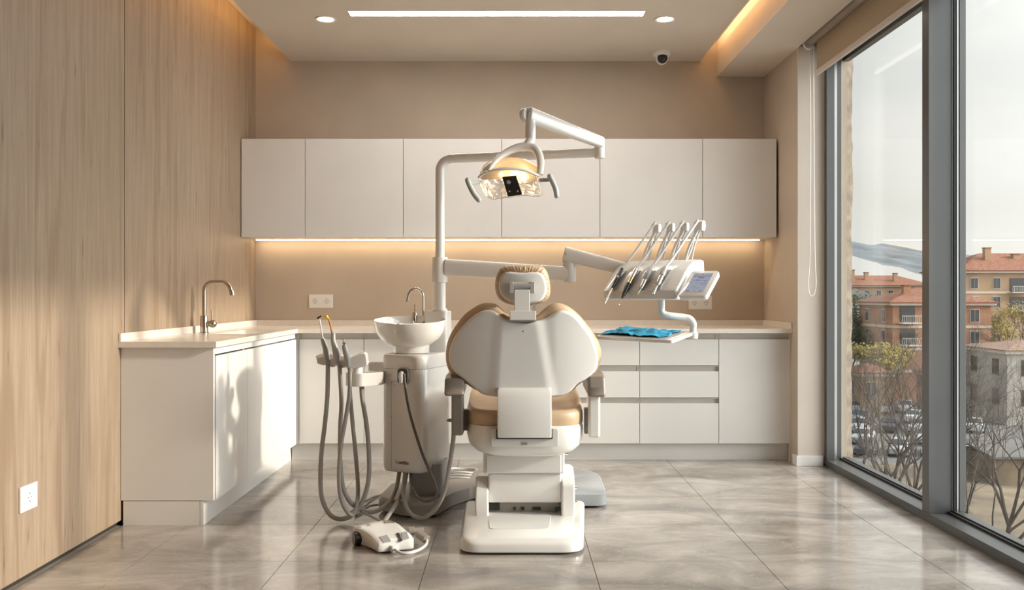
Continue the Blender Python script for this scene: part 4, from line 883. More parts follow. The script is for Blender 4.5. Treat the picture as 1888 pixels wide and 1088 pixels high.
# blue cloth, crumpled flat
b = B(); n = 46; rows = []
for i in range(n + 1):
    row = []
    for j in range(n + 1):
        u_ = 0.02 + 0.84 * i / n; v_ = 0.12 + 0.80 * j / n
        eu = 0.035 * noise.noise(Vector((v_ * 7, 1, 3))) * (1 if i in (0, n) else abs(2 * i / n - 1) ** 3); ev = 0.10 * noise.noise(Vector((u_ * 6, 2, 7))) * abs(2 * j / n - 1) ** 3
        h_ = 0.004 + 0.016 * abs(noise.noise(Vector((u_ * 5.5 + v_ * 1.5, v_ * 3.2, 0.4)))) + 0.008 * abs(noise.noise(Vector((u_ * 14, v_ * 9, 2)))) + 0.010 * max(0, noise.noise(Vector((u_ * 9, 3, 1)))) * abs(2 * j / n - 1) ** 2
        row.append(b.bm.verts.new(tq(u_ + eu, v_ + ev, h_)))
    rows.append(row)
for i in range(n):
    for j in range(n): b.face([rows[i][j], rows[i + 1][j], rows[i + 1][j + 1], rows[i][j + 1]])
cl = b.build('blue_cloth', M['cloth'], smooth=80); sm = cl.modifiers.new('thickness', 'SOLIDIFY'); sm.thickness = 0.0012; sm.offset = 1
tag(cl, 'crumpled blue disposable cloth lying on the tray', 'cloth')

# ------------------------------------------------------------------ assistant holder of the unit
YA = 4.27
b = B(); pA = lambda x, y, Y=YA: P(570 + x / 6.8, 560 + y / 6.8, Y)
am = thing('assistant_holder', pA(600, 1000), 'white swing arm with four slotted holders beside the cuspidor', 'instrument holder')
B().prism(rpoly([(XX(633, YA), YA + 0.03), (XX(650, YA), YA - 0.03), (XX(668, YA), YA - 0.035), (XX(707, 4.36), 4.33), (XX(707, 4.36), 4.42), (XX(670, YA), YA + 0.07)], 0.02), Z(712, YA), Z(688, YA)).build('arm', M['white'], am, bevel=0.006)
B().prism(rpoly([(XX(668, YA), 4.44), (XX(705, YA), 4.42), (XX(705, YA), 4.5), (XX(668, YA), 4.5)], 0.01), Z(690, YA), Z(674, YA)).build('rear_arm', M['white'], am, bevel=0.005)
B().lathe([(0.001, Z(713, YA)), (0.026, Z(711, YA)), (0.027, Z(690, YA)), (0.024, Z(676, YA)), (0.001, Z(674, YA))], (XX(659, YA), YA, 0), n=28).build('post', M['white'], am)
blocks = [((80, 655), (170, 620), (205, 640), (195, 770), (180, 775), (100, 755), 4.30), ((190, 675), (270, 625), (325, 650), (320, 790), (290, 800), (210, 770), 4.27), ((322, 695), (400, 645), (450, 670), (445, 800), (415, 812), (345, 790), 4.24)]
for q in blocks:
    Yb = q[-1]; f = [pA(x, y, Yb) for x, y in q[:-1]]
    B().loft([f, [p + Vector((0.012, 0.05, 0.004)) for p in f]]).build('holder', M['white'], am, bevel=0.004)
f = [pA(x, y, 4.21) for x, y in ((440, 715), (505, 690), (640, 625), (690, 620), (715, 640), (732, 770), (700, 790), (540, 825), (470, 825))]
B().loft([f, [p + Vector((0.0, 0.05, 0.004)) for p in f]]).build('holder', M['white'], am, bevel=0.007)
# suction and syringe handles standing in the holders
def handle(name, lab, pts, rs, m, Y):
    o = thing(name, pA(*pts[-1], Y), lab, 'dental instrument'); B().tube([pA(x, y, Y) for x, y in pts], rs, 16).build('grip', m, o); return o
i1 = handle('saliva_ejector', 'grey saliva ejector handle with thin white tube in the holder', [(172, 440), (178, 470), (182, 478), (205, 560), (222, 700), (232, 770)], [0.0125, 0.0125, 0.0135, 0.0145, 0.0145, 0.012], M['greyp'], 4.27)
B().tube([pA(130, 195, 4.27), pA(150, 310, 4.27), pA(174, 442, 4.27)], 0.0036, 10).build('suction_tube', M['whitepaint'], i1)
B().tube([pA(102, 184, 4.27), pA(152, 154, 4.27)], [0.0045, 0.0040], 10).build('tip', M['black'], i1)
i2 = handle('suction_handpiece', 'grey suction handle with amber tube and yellow tip', [(290, 360), (300, 372), (302, 460), (322, 530), (345, 640), (360, 760)], [0.0085, 0.0115, 0.0125, 0.0165, 0.019, 0.014], M['greyp'], 4.24)
B().tube(cr([pA(235, 175, 4.24), pA(252, 210, 4.24), pA(272, 290, 4.24), pA(286, 362, 4.24)], 4), 0.0048, 10).build('suction_tube', M['orange'], i2)
B().tube([pA(172, 165, 4.24), pA(195, 160, 4.24), pA(218, 163, 4.24), pA(240, 185, 4.24)], [0.002, 0.006, 0.0095, 0.005], 12).build('tip', M['yellow'], i2)
i3 = handle('syringe_handpiece', 'grey syringe handle with chrome tip, third in the holder', [(440, 515), (445, 530), (458, 600), (478, 700), (490, 790)], [0.0115, 0.0140, 0.0148, 0.0155, 0.012], M['greyp'], 4.21)
B().tube(cr([pA(425, 432, 4.21), pA(428, 450, 4.21), pA(432, 470, 4.21), pA(438, 495, 4.21), pA(442, 520, 4.21)], 2), [0.001, 0.004, 0.0065, 0.0035, 0.0035, 0.0075, 0.0095, 0.0055, 0.0095], 14).build('tip', M['chrome'], i3)
# hoses
def hose(nm, lab, pts, r, m, par=None):
    q = cr([P(*p) for p in pts], 8)
    for v in q: v.z = max(v.z, r + 0.0005)
    o = B().tube(q, r, 12).build(nm, m, par); 
    if par is None: tag(o, lab, 'hose')
    return o
g2 = 'grey suction hoses hanging to the floor'
hose('suction_hose', '', [(604.5, 674, 4.27), (603.5, 730, 4.25), (598.6, 785, 4.24), (593, 830, 4.23), (591, 870, 4.22), (592, 909, 4.20), (599, 934, 4.19), (611, 951, 4.18), (628, 957, 4.18), (646, 952, 4.20), (663, 934, 4.22), (674, 909, 4.23), (680, 878, 4.24), (680, 835, 4.26), (676, 785, 4.28), (668, 735, 4.30), (666.5, 708, 4.30)], 0.0112, M['greyh'], i1)
hose('suction_hose', '', [(626, 674, 4.24), (629.5, 740, 4.23), (627.5, 785, 4.23), (627, 840, 4.23), (630, 883, 4.22), (636, 909, 4.22), (648, 928, 4.22), (664, 939, 4.24), (682, 944.5, 4.24), (701, 939, 4.26), (719, 924, 4.30), (731, 898, 4.36), (737, 866, 4.42)], 0.0108, M['greyh'], i2)
hose('syringe_hose', '', [(645, 678, 4.21), (644, 728, 4.20), (635, 785, 4.18), (629, 819, 4.17), (625, 870, 4.16), (627, 909, 4.15), (634.5, 934.5, 4.14), (648, 950, 4.14), (657, 935, 4.2), (660, 896, 4.28), (655, 831, 4.30), (650, 780, 4.32), (646, 735, 4.33), (645, 712, 4.33)], 0.0102, M['greyh'], i3)
hose('supply_hose', '', [(751, 866, 4.44), (744, 900, 4.36), (733, 925, 4.26), (720, 945, 4.16), (708, 962, 4.05), (695, 974, 3.95)], 0.0102, M['greyh']);
tag(bpy.data.objects['supply_hose'], 'grey hose running from the unit bottom down to the foot control', 'hose')
o = hose('armrest_hose', '', [(748, 866, 4.40), (744, 900, 4.30), (746, 925, 4.24), (755, 945, 4.20), (770, 954.5, 4.18), (786, 953, 4.16), (804.6, 936, 4.14), (820, 904, 4.11), (829, 857, 4.09), (835.5, 812, 4.07), (836, 800, 4.07)], 0.0105, M['greyh'])
tag(o, 'grey hose looping from the unit bottom up to the left armrest', 'hose')
o = hose('power_cable', '', [(745, 690, 4.30), (747, 712, 4.27), (752, 745, 4.25), (761, 782, 4.23), (778, 835, 4.21), (795, 875, 4.20), (805, 898, 4.20), (806, 912, 4.20), (798, 921, 4.20), (783, 924, 4.21), (768, 914, 4.24), (759, 893, 4.30), (757, 866, 4.40)], 0.0072, M['dkcable'])
tag(o, 'thin dark cable plugged into the socket on the unit body', 'cable')
# pale cable loops behind the unit
b = B()
for k_, (rx, ry) in enumerate(((0.115, 0.13), (0.10, 0.10), (0.085, 0.08))):
    q = [Vector((-0.30 + rx * math.cos(a) , 5.28 + ry * math.sin(a) * 0.9, 0.008 + 0.012 * k_ + 0.004 * math.sin(3 * a))) for a in [2 * math.pi * i / 40 for i in range(41)]]
    b.tube(q, 0.006, 8)
b.tube(cr([(-0.38, 5.2, 0.03), (-0.40, 5.05, 0.02), (-0.42, 4.9, 0.02), (-0.40, 4.83, 0.03)], 6), 0.006, 8)
tag(b.build('cable_coil', M['lthose']), 'coil of pale cable on the floor behind the unit', 'cable')
b = B(); b.tube(cr([P(640, 950, 4.36), P(665, 930, 4.5), P(690, 916, 4.7), P(715, 912, 4.75)], 8), 0.006, 8)
b.tube(cr([P(655, 951, 4.3), P(680, 934, 4.46), P(702, 930, 4.50)], 8), 0.006, 8); b.bm.verts.ensure_lookup_table()
for v in b.bm.verts: v.co.z = max(v.co.z, 0.001)
tag(b.build('floor_cable', M['greyh']), 'two thin cables on the floor left of the unit base', 'cable')
b = B(); b.tube(cr([P(668, 944, 4.18), P(684, 952, 4.1), P(700, 960, 4.02), P(712, 968, 3.95)], 8), 0.006, 8)
for v in b.bm.verts: v.co.z = max(v.co.z, 0.001)
tag(b.build('pedal_cable', M['greyh']), 'thin cable on the floor behind the foot control', 'cable')

# ------------------------------------------------------------------ foot control on wheels
fp = thing('foot_control', (-0.55, 3.85, 0), 'white wheeled foot control box lying on the floor', 'foot control')
zF = lambda px, py, z: Vector(((px - CX) * (F * (H - z) / (py - CY)) / F, F * (H - z) / (py - CY), z))
q11 = lambda x, y: (640 + x / 10.88, 940 + y / 10.88)
ol = [(130, 330), (230, 290), (730, 205), (860, 215), (1000, 260), (1180, 400), (1280, 480), (1310, 530), (1305, 570), (960, 640), (650, 705), (595, 660), (430, 490), (300, 410)]
g0 = [zF(*q11(*p), 0.07) for p in ol]; yn = min(p.y for p in g0); yf_ = max(p.y for p in g0)
def ztop(y): t_ = max(0, min(1, (y - yn) / ((yf_ - yn) * 0.75))); return 0.024 + 0.060 * t_ * t_ * (3 - 2 * t_)
def onTop(x, y):
    z = 0.07
    for _ in range(8): p = zF(*q11(x, y), z); z = 0.5 * z + 0.5 * ztop(p.y)
    return p
top = [onTop(*p) for p in ol]; top = [p + Vector((0, 0, -0.006)) for p in cr(top, 3, True)]; cf = sum(top, Vector()) / len(top)
def rg(f, dz):
    out = []
    for p in top: q_ = cf + (p - cf) * f; out.append(Vector((q_.x, q_.y, ztop(q_.y) + dz)))
    return out
bot = [Vector((cf.x + (p.x - cf.x) * 0.97, cf.y + (p.y - cf.y) * 0.97, 0.008)) for p in top]
b = B(); b.loft([bot, [Vector((p.x, p.y, 0.012)) for p in top], [Vector((p.x, p.y, ztop(p.y) - 0.008)) for p in top], rg(0.985, -0.003), rg(0.95, 0.0), rg(0.7, 0), rg(0.45, 0), rg(0.2, 0), rg(0.02, 0)]); fb = b.build('housing', M['white'], fp, smooth=60)
def patch(nm, pts, m, th=0.002, sub_=5):
    c4 = [onTop(x, y) for x, y in pts]; b = B(); lo = []; hi = []
    for i in range(sub_ + 1):
        a_ = c4[0].lerp(c4[3], i / sub_); e_ = c4[1].lerp(c4[2], i / sub_)
        for L_, o_ in ((lo, -0.002), (hi, th)): L_.append([Vector((p.x, p.y, ztop(p.y) + o_)) for p in (a_, e_)])
    b.loft([[l0[0], l0[1], h0[1], h0[0]] for l0, h0 in zip(lo, hi)]); return b.build(nm, m, fp, smooth=30)
patch('pedal_window', [(735, 215), (880, 225), (950, 262), (755, 272)], M['taupe'])
patch('cover_patch', [(210, 315), (265, 305), (285, 362), (230, 372)], M['greyp'])
patch('cover_patch', [(400, 280), (465, 270), (465, 325), (405, 332)], M['greyp'])
patch('socket_block', [(648, 552), (800, 515), (880, 640), (735, 670)], M['greyp'], 0.003)
patch('socket_block', [(1090, 470), (1190, 445), (1245, 575), (1110, 610)], M['greyp'], 0.003)
patch('rubber_strip', [(985, 485), (1040, 470), (1100, 620), (1050, 640)], M['black'], 0.003)
wl = zF(*q11(170, 735), 0.0)
for dx, dy in ((0, 0.0),):
    T = Matrix.Translation((wl.x + 0.004, wl.y + 0.015, 0.0305)) @ Matrix.Rotation(math.radians(-62), 4, 'Z') @ Matrix.Rotation(math.pi / 2, 4, 'X')
    wh = B().lathe([(0.0005, -0.016), (0.026, -0.016), (0.030, -0.012), (0.030, 0.012), (0.026, 0.016), (0.0005, 0.016)], T=T).build('wheel', M['black'], fp)
    for sg in (1, -1): B().lathe([(0.0005, sg * 0.0175), (0.021, sg * 0.0175), (0.022, sg * 0.0155), (0.0005, sg * 0.0155)], T=T).build('hub_cap', M['base'], wh)
# second wheel at the far side keeps it level
T = Matrix.Translation((top[3].x + 0.0, top[3].y - 0.03, 0.0305)) @ Matrix.Rotation(math.radians(-62), 4, 'Z') @ Matrix.Rotation(math.pi / 2, 4, 'X')
B().lathe([(0.0005, -0.014), (0.026, -0.014), (0.030, -0.011), (0.030, 0.011), (0.026, 0.014), (0.0005, 0.014)], T=T).build('wheel', M['black'], fp)
pf_ = zF(*q11(1100, 700), 0.0); B().box(pf_.x - 0.08, pf_.x + 0.01, pf_.y + 0.05, pf_.y + 0.07, 0.0, 0.014).build('rubber_foot', M['black'], fp, bevel=0.004)
# plugs and jumper cable
p0 = zF(*q11(800, 640), 0.034); p1 = zF(*q11(965, 800), 0.018)
bararm(B(), p0, p1, 0.013, 0.016, 0.4).build('plug', M['shell'], fp, bevel=0.002)
c0_ = zF(*q11(1270, 430), 0.045); c1_ = zF(*q11(1535, 405), 0.045)
B().tube([c0_ - Vector((0.01, 0, 0)), c0_.lerp(c1_, 0.3)], 0.020, 16).tube([c0_.lerp(c1_, 0.25), c1_], 0.013, 14).build('pivot', M['taupe'], fp, bevel=0.002)
d0 = zF(*q11(1430, 480), 0.040); d1 = zF(*q11(1600, 600), 0.028)
bararm(B(), d0, d1, 0.014, 0.018, 0.4).build('plug', M['taupe'], fp, bevel=0.002)
jc = cr([zF(*q11(960, 800), 0.02), zF(*q11(1080, 865), 0.012), zF(*q11(1250, 865), 0.011), zF(*q11(1450, 800), 0.012), zF(*q11(1580, 700), 0.018), zF(*q11(1600, 610), 0.026)], 8)
B().tube(jc, 0.0068, 12).build('jumper_cable', M['lthose'], fp)
# ------------------------------------------------------------------ outside
M['brick'] = mat('orange_render', (0.37, 0.195, 0.12), 0.9, var=0.15, scale=0.5)
M['ochre'] = mat('ochre_render', (0.40, 0.27, 0.17), 0.9, var=0.1, scale=0.4)
M['greywall'] = mat('grey_render', (0.42, 0.39, 0.35), 0.9, var=0.1, scale=0.4)
M['whitewall'] = mat('white_render', (0.66, 0.64, 0.60), 0.9, var=0.06, scale=0.4)
M['rooft'] = mat('terracotta_roof_tiles', (0.25, 0.105, 0.065), 0.9, var=0.35, scale=2.5)
M['roofg'] = mat('dark_grey_roof', (0.14, 0.135, 0.125), 0.9, var=0.2, scale=2)
M['roofb'] = mat('brown_roof_tiles', (0.27, 0.17, 0.12), 0.9, var=0.3, scale=2)
M['cornice'] = mat('pale_cornice', (0.58, 0.50, 0.42), 0.85)
M['winglass'] = mat('dark_window_glass', (0.05, 0.055, 0.06), 0.15)
M['winframe'] = mat('white_window_frame', (0.55, 0.53, 0.50), 0.7)
M['shutter'] = mat('brown_shutter', (0.14, 0.09, 0.06), 0.8)
M['asphalt'] = mat('grey_asphalt', (0.16, 0.155, 0.15), 0.95, var=0.2, scale=0.15)
M['dry'] = mat('dry_winter_ground', (0.20, 0.155, 0.105), 0.95, var=0.45, scale=0.35)
M['hill'] = mat('haze_tinted_rocky_hill', (0.17, 0.195, 0.215), 1.0, var=0.08, scale=0.02)  # bluish distance haze is mixed into this hill colour
M['bark'] = mat('grey_brown_bark', (0.075, 0.06, 0.05), 0.95, var=0.2)
M['leafd'] = mat('dark_green_leaves', (0.07, 0.085, 0.035), 0.9, var=0.4, scale=0.8)
M['leafy'] = mat('yellow_autumn_leaves', (0.30, 0.24, 0.06), 0.9, var=0.35, scale=0.8)
M['tyre'] = mat('tyre_rubber', (0.02, 0.02, 0.02), 0.9)
carpaint = [mat('car_paint_' + nm, col, 0.3, coat=0.5, var=0.01) for nm, col in (('white', (0.62, 0.63, 0.64)), ('silver', (0.38, 0.40, 0.42)), ('dark', (0.05, 0.055, 0.065)), ('red', (0.42, 0.04, 0.03)), ('blue', (0.10, 0.16, 0.28)), ('pale', (0.48, 0.50, 0.52)))]
GZ = -13.0
# ground: street level, rising a little below the window
b = B(); rows = []
ys = [8, 20, 35, 50, 62, 72]
for y in ys: rows.append([Vector((x, y, GZ + 1.2 * max(0, (60 - y) / 60) + 0.5 * noise.noise(Vector((x * 0.11, y * 0.11, 1))))) for x in range(4, 121, 4)])
b.loft(rows, cap=False, closed=False); struct(b.build('ground_1', M['dry'], smooth=60))
b = B(); b.box(0, 700, 72, 900, GZ - 1, GZ - 0.2); struct(b.build('ground_2', M['asphalt'], smooth=0))
# mountains
def ridge(nm, Y, prof, depth):
    b = B(); n = 110; pr = []
    for i in range(n + 1):
        px = 1480 + (2050 - 1480) * i / n
        for (a, ya), (c_, yb_) in zip(prof, prof[1:]):
            if a <= px <= c_: py = ya + (yb_ - ya) * (px - a) / (c_ - a); break
        py += 2.2 * noise.noise(Vector((px * 0.05, Y, 0))) + 1.0 * noise.noise(Vector((px * 0.2, Y, 3)))
        pr.append(P(px, py, Y))
    rows = []
    for j in range(26):
        f = j / 25; row = []
        for i, p in enumerate(pr):
            h_ = GZ + (p.z - GZ) * (1 - f) ** 0.8; nn = 5 * noise.noise(Vector((i * 0.18, j * 0.5, Y))) * math.sin(math.pi * f) + 3 * noise.noise(Vector((i * 0.6, j * 1.3, Y))) * math.sin(math.pi * f)
            row.append(Vector((p.x * (1 - 0.0 * f), p.y - depth * f, h_ + nn)))
        rows.append(row)
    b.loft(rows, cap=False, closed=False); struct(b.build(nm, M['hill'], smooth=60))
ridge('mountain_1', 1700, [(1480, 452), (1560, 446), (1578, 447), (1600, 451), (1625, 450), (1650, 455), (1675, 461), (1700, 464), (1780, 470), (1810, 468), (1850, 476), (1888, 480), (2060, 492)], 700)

def building(lab, x0, x1, y0, y1, zt, roof_h, wall, roof, cols, rows_z, nside=2, over=0.6, bands=(), balc=(), chim=(), ww=1.1, wh=1.6, shut=False, cat='building'):
    r = thing('apartment_building' if zt - GZ > 9 else 'house', ((x0 + x1) / 2, (y0 + y1) / 2, GZ), lab, cat)
    B().box(x0, x1, y0, y1, GZ - 0.5, zt).build('wall', wall, r, smooth=0)
    b = B(); xm0, xm1 = x0 + (y1 - y0) / 2, x1 - (y1 - y0) / 2
    if xm1 < xm0: xm0 = xm1 = (x0 + x1) / 2
    ym = (y0 + y1) / 2
    e = [Vector((x0 - over, y0 - over, zt)), Vector((x1 + over, y0 - over, zt)), Vector((x1 + over, y1 + over, zt)), Vector((x0 - over, y1 + over, zt))]
    k0, k1 = Vector((xm0, ym, zt + roof_h)), Vector((xm1 + 0.01, ym, zt + roof_h))
    vs = b.vs(e + [k0, k1] + [p - Vector((0, 0, 0.12)) for p in e])
    for f in ((0, 1, 5, 4), (1, 2, 5), (2, 3, 4, 5), (3, 0, 4), (0, 3, 9, 6), (1, 0, 6, 7), (2, 1, 7, 8), (3, 2, 8, 9), (6, 9, 8, 7)): b.face([vs[i] for i in f])
    b.build('roof', roof, r, smooth=0)
    B().box(x0 - over * 0.7, x1 + over * 0.7, y0 - over * 0.7, y1 + over * 0.7, zt - 0.45, zt - 0.13).build('cornice', M['cornice'], r, smooth=0)
    for z in bands: B().box(x0 - 0.08, x1 + 0.08, y0 - 0.08, y1 + 0.08, z - 0.18, z + 0.18).build('string_course', M['cornice'], r, smooth=0)
    for z in rows_z:
        for c_ in cols:
            f = B().box(c_ - ww / 2 - 0.1, c_ + ww / 2 + 0.1, y0 - 0.06, y0 + 0.02, z - wh / 2 - 0.1, z + wh / 2 + 0.1).build('window', M['shutter'] if shut else M['winframe'], r, smooth=0)
            B().box(c_ - ww / 2, c_ - 0.04, y0 - 0.09, y0 - 0.05, z - wh / 2, z + wh / 2).box(c_ + 0.04, c_ + ww / 2, y0 - 0.09, y0 - 0.05, z - wh / 2, z + wh / 2).build('pane', M['winglass'], f, smooth=0)
        for k in range(nside):
            yy = y0 + (y1 - y0) * (k + 0.5) / nside
            f = B().box(x0 - 0.06, x0 + 0.02, yy - ww / 2 - 0.1, yy + ww / 2 + 0.1, z - wh / 2 - 0.1, z + wh / 2 + 0.1).build('window', M['shutter'] if shut else M['winframe'], r, smooth=0)
            B().box(x0 - 0.09, x0 - 0.05, yy - ww / 2, yy + ww / 2, z - wh / 2, z + wh / 2).build('pane', M['winglass'], f, smooth=0)
    for (bx0, bx1, z) in balc:
        f = B().box(bx0, bx1, y0 - 1.4, y0, z - 0.15, z).build('balcony', M['whitewall'], r, smooth=0)
        g_ = B().box(bx0, bx1, y0 - 1.4, y0 - 1.33, z + 0.85, z + 0.95); k = bx0
        while k < bx1: g_.box(k, k + 0.05, y0 - 1.4, y0 - 1.35, z, z + 0.9); k += 0.25
        g_.build('railing', M['winframe'], f, smooth=0)
        B().box(bx0 + 0.3, bx1 - 0.3, y0 - 0.08, y0 - 0.02, z, z + 2.2).build('balcony_door', M['winglass'], r, smooth=0)
    for (cx_, cy_, h_) in chim:
        f = B().box(cx_ - 0.5, cx_ + 0.5, cy_ - 0.4, cy_ + 0.4, zt + 0.3, zt + roof_h * 0.7 + h_).build('chimney', wall, r, smooth=0)
        B().box(cx_ - 0.6, cx_ + 0.6, cy_ - 0.5, cy_ + 0.5, zt + roof_h * 0.7 + h_, zt + roof_h * 0.7 + h_ + 0.15).build('chimney_cap', M['rooft'], f, smooth=0)
    return r
building('tall orange brick apartment block with pale bands and terracotta roof', 51.3, 64.6, 117, 128, 0.15, 2.0, M['brick'], M['rooft'], [58.6, 63.0 - 0.6], [-1.7, -4.6, -7.6, -10.6], 2, 0.7, (-3.2, -6.2, -9.2), balc=[(52.0, 54.6, -2.6), (52.0, 54.6, -5.6)], chim=[(54.5, 120, 0.8)])
building('ochre apartment block with hipped terracotta roof and four chimneys behind', 72.5, 93, 140, 152, 5.1, 3.0, M['ochre'], M['rooft'], [74.6, 78.2, 85.2, 88.5], [3.0, 0.0, -3.0, -6.0, -9.0], 2, 0.8, (1.5,), balc=[(80.0, 83.2, 1.6), (80.0, 83.2, -1.4)], chim=[(74, 143, 0.9), (78.5, 143.5, 1.6), (83.5, 144, 0.6), (89.5, 143, 1.2)])
building('low grey house with brown shutters and shallow brown roof', 54.2, 68, 95, 104, -4.9, 0.9, M['greywall'], M['roofb'], [56.4, 59.3, 62.4, 65.6], [-6.9, -10.2], 2, 0.5, (), shut=True)
building('small brick house with terracotta roof in front of the orange block', 52.2, 56.3, 106, 112, -8.6, 0.9, M['brick'], M['rooft'], [53.5, 55.2], [-10.4], 1, 0.4)
building('white house with dark grey roof between the trees', 57.2, 64.2, 150, 158, 0.3, 2.0, M['whitewall'], M['roofg'], [59.0, 61.2, 63], [-1.9, -5.0], 1, 0.6)
building('white lower house half hidden under the grey roofed one', 54.2, 57.6, 142, 147, -3.6, 1.4, M['whitewall'], M['roofb'], [55.6, 56.9], [-5.5, -8.5], 1, 0.4)
building('long ochre block with red roof on the skyline', 82, 106, 220, 232, 3.6, 2.6, M['ochre'], M['rooft'], [84, 87, 90, 93, 96, 99, 102], [1.4, -2, -5.5], 1, 0.8, chim=[(87, 222, 2.0), (91, 223, 1.4), (98, 222, 1.2)])
building('far red roofed block beside the mullion', 100, 116, 205, 216, 3.4, 1.6, M['brick'], M['rooft'], [102, 106, 110], [1.0, -2.5], 1, 0.7, chim=[(102, 207, 1.0)])
sh = thing('shed', (39, 66, GZ), 'low shed with pale metal roof in front of the parked cars', 'shed')
B().box(35.5, 43, 64, 69, GZ - 0.5, -10.9).build('wall', M['dry'], sh, smooth=0)
B().prism([(63.5, -10.9), (69.5, -10.2), (69.5, -10.05), (63.5, -10.75)], 35.2, 43.4, RX).build('roof', M['roofg'], sh, smooth=0)
building('orange roofed hut far left behind the concrete pier', 41.8, 45.5, 104, 109, -8.2, 1.0, M['ochre'], M['rooft'], [43], [-10.2], 1, 0.4)

# bare trees
def bare(name, lab, base, hgt, seed, leaf=None, spread=0.6, depth=6):
    rnd = random.Random(seed); base = Vector(base)
    r = thing(name, base, lab, 'tree'); tb, bb = B(), B(); leaves = []
    def grow(b, p, d, L, rad, lev):
        n_ = 3; pts = [p]; q = p.copy(); dd = d.copy()
        for k in range(n_):
            dd = (dd + Vector((rnd.uniform(-1, 1), rnd.uniform(-1, 1), rnd.uniform(-0.3, 0.6))) * 0.16).normalized(); q = q + dd * L / n_; pts.append(q)
        rs = [rad * (1 - 0.3 * k / n_) for k in range(n_ + 1)]
        b.tube(pts, rs, 7 if lev < 2 else 4, cap=lev < 2)
        if lev >= depth: leaves.append(q); return
        if lev >= depth - 2: leaves.append(q)
        m_ = rnd.choice((2, 3, 3)) if lev else 4
        for k in range(m_):
            a = rnd.uniform(0, 2 * math.pi); s_ = rnd.uniform(0.45, 1.0) * spread
            u = dd.orthogonal().normalized(); v = dd.cross(u)
            nd = (dd + (u * math.cos(a) + v * math.sin(a)) * s_ * 1.3).normalized(); nd.z += 0.12; nd.normalize()
            f = pts[rnd.choice((2, 3))] if lev else pts[-1]
            grow(bb, f, nd, L * rnd.uniform(0.68, 0.86), rad * rnd.uniform(0.48, 0.62), lev + 1)
    grow(tb, base, Vector((0.05, 0, 1)), hgt * 0.27, hgt * 0.0115, 0)
    tb.build('trunk', M['bark'], r); bb.build('branches', M['bark'], r, smooth=0)
    if leaf:
        b = B()
        for q in leaves:
            for k in range(10):
                c_ = q + Vector((rnd.gauss(0, 0.32), rnd.gauss(0, 0.32), rnd.gauss(0, 0.28))); s_ = rnd.uniform(0.10, 0.22)
                u = Vector((rnd.uniform(-1, 1), rnd.uniform(-1, 1), rnd.uniform(-1, 1))).normalized(); v = u.orthogonal().normalized()
                b.face(b.vs([c_ + u * s_, c_ + v * s_ * 0.7, c_ - u * s_, c_ - v * s_ * 0.7]))
        b.build('foliage', leaf, r, smooth=0)
    return r
bare('bare_tree', 'large bare winter tree seen through the far window pane', P(1628, 1060, 38).to_tuple()[:2] + (GZ + 0.3,), 14.2, 11)
bare('bare_tree', 'leaning bare tree beside the mullion in the far pane', (20.6, 45, GZ + 0.2), 12.6, 5)
bare('bare_tree', 'dark bare tree close to the window in the near pane', (15.4, 29, GZ + 0.4), 12.8, 21)
bare('bare_tree', 'bare tree at the picture edge in the near pane', (22.2, 39, GZ + 0.3), 12.5, 33)
bare('bare_tree', 'slender bare tree left of the parked cars', (25.2, 62, GZ), 11.0, 8)
bare('bare_tree', 'tall bare tree rising between the ochre and the orange block', (66.8, 113, GZ), 15.5, 17)
bare('leafy_tree', 'yellow leaved tree behind the parked cars in the far pane', (46.5, 113, GZ), 9.0, 41, M['leafy'], depth=5)
bare('leafy_tree', 'second yellow leaved tree nearer the orange block', (51.5, 114.6, GZ), 8.0, 43, M['leafy'], depth=5)
bare('leafy_tree', 'yellowish green tree between the ochre block and grey house', (71.2, 124, GZ), 14.5, 45, M['leafy'], depth=5)
bare('evergreen_tree', 'dark evergreen tree right of the white house', (54.5, 131, GZ), 15.0, 47, M['leafd'], depth=5)
bare('evergreen_tree', 'dark evergreen tree in front of the lower white house', (49.5, 126, GZ), 11.0, 49, M['leafd'], depth=5)

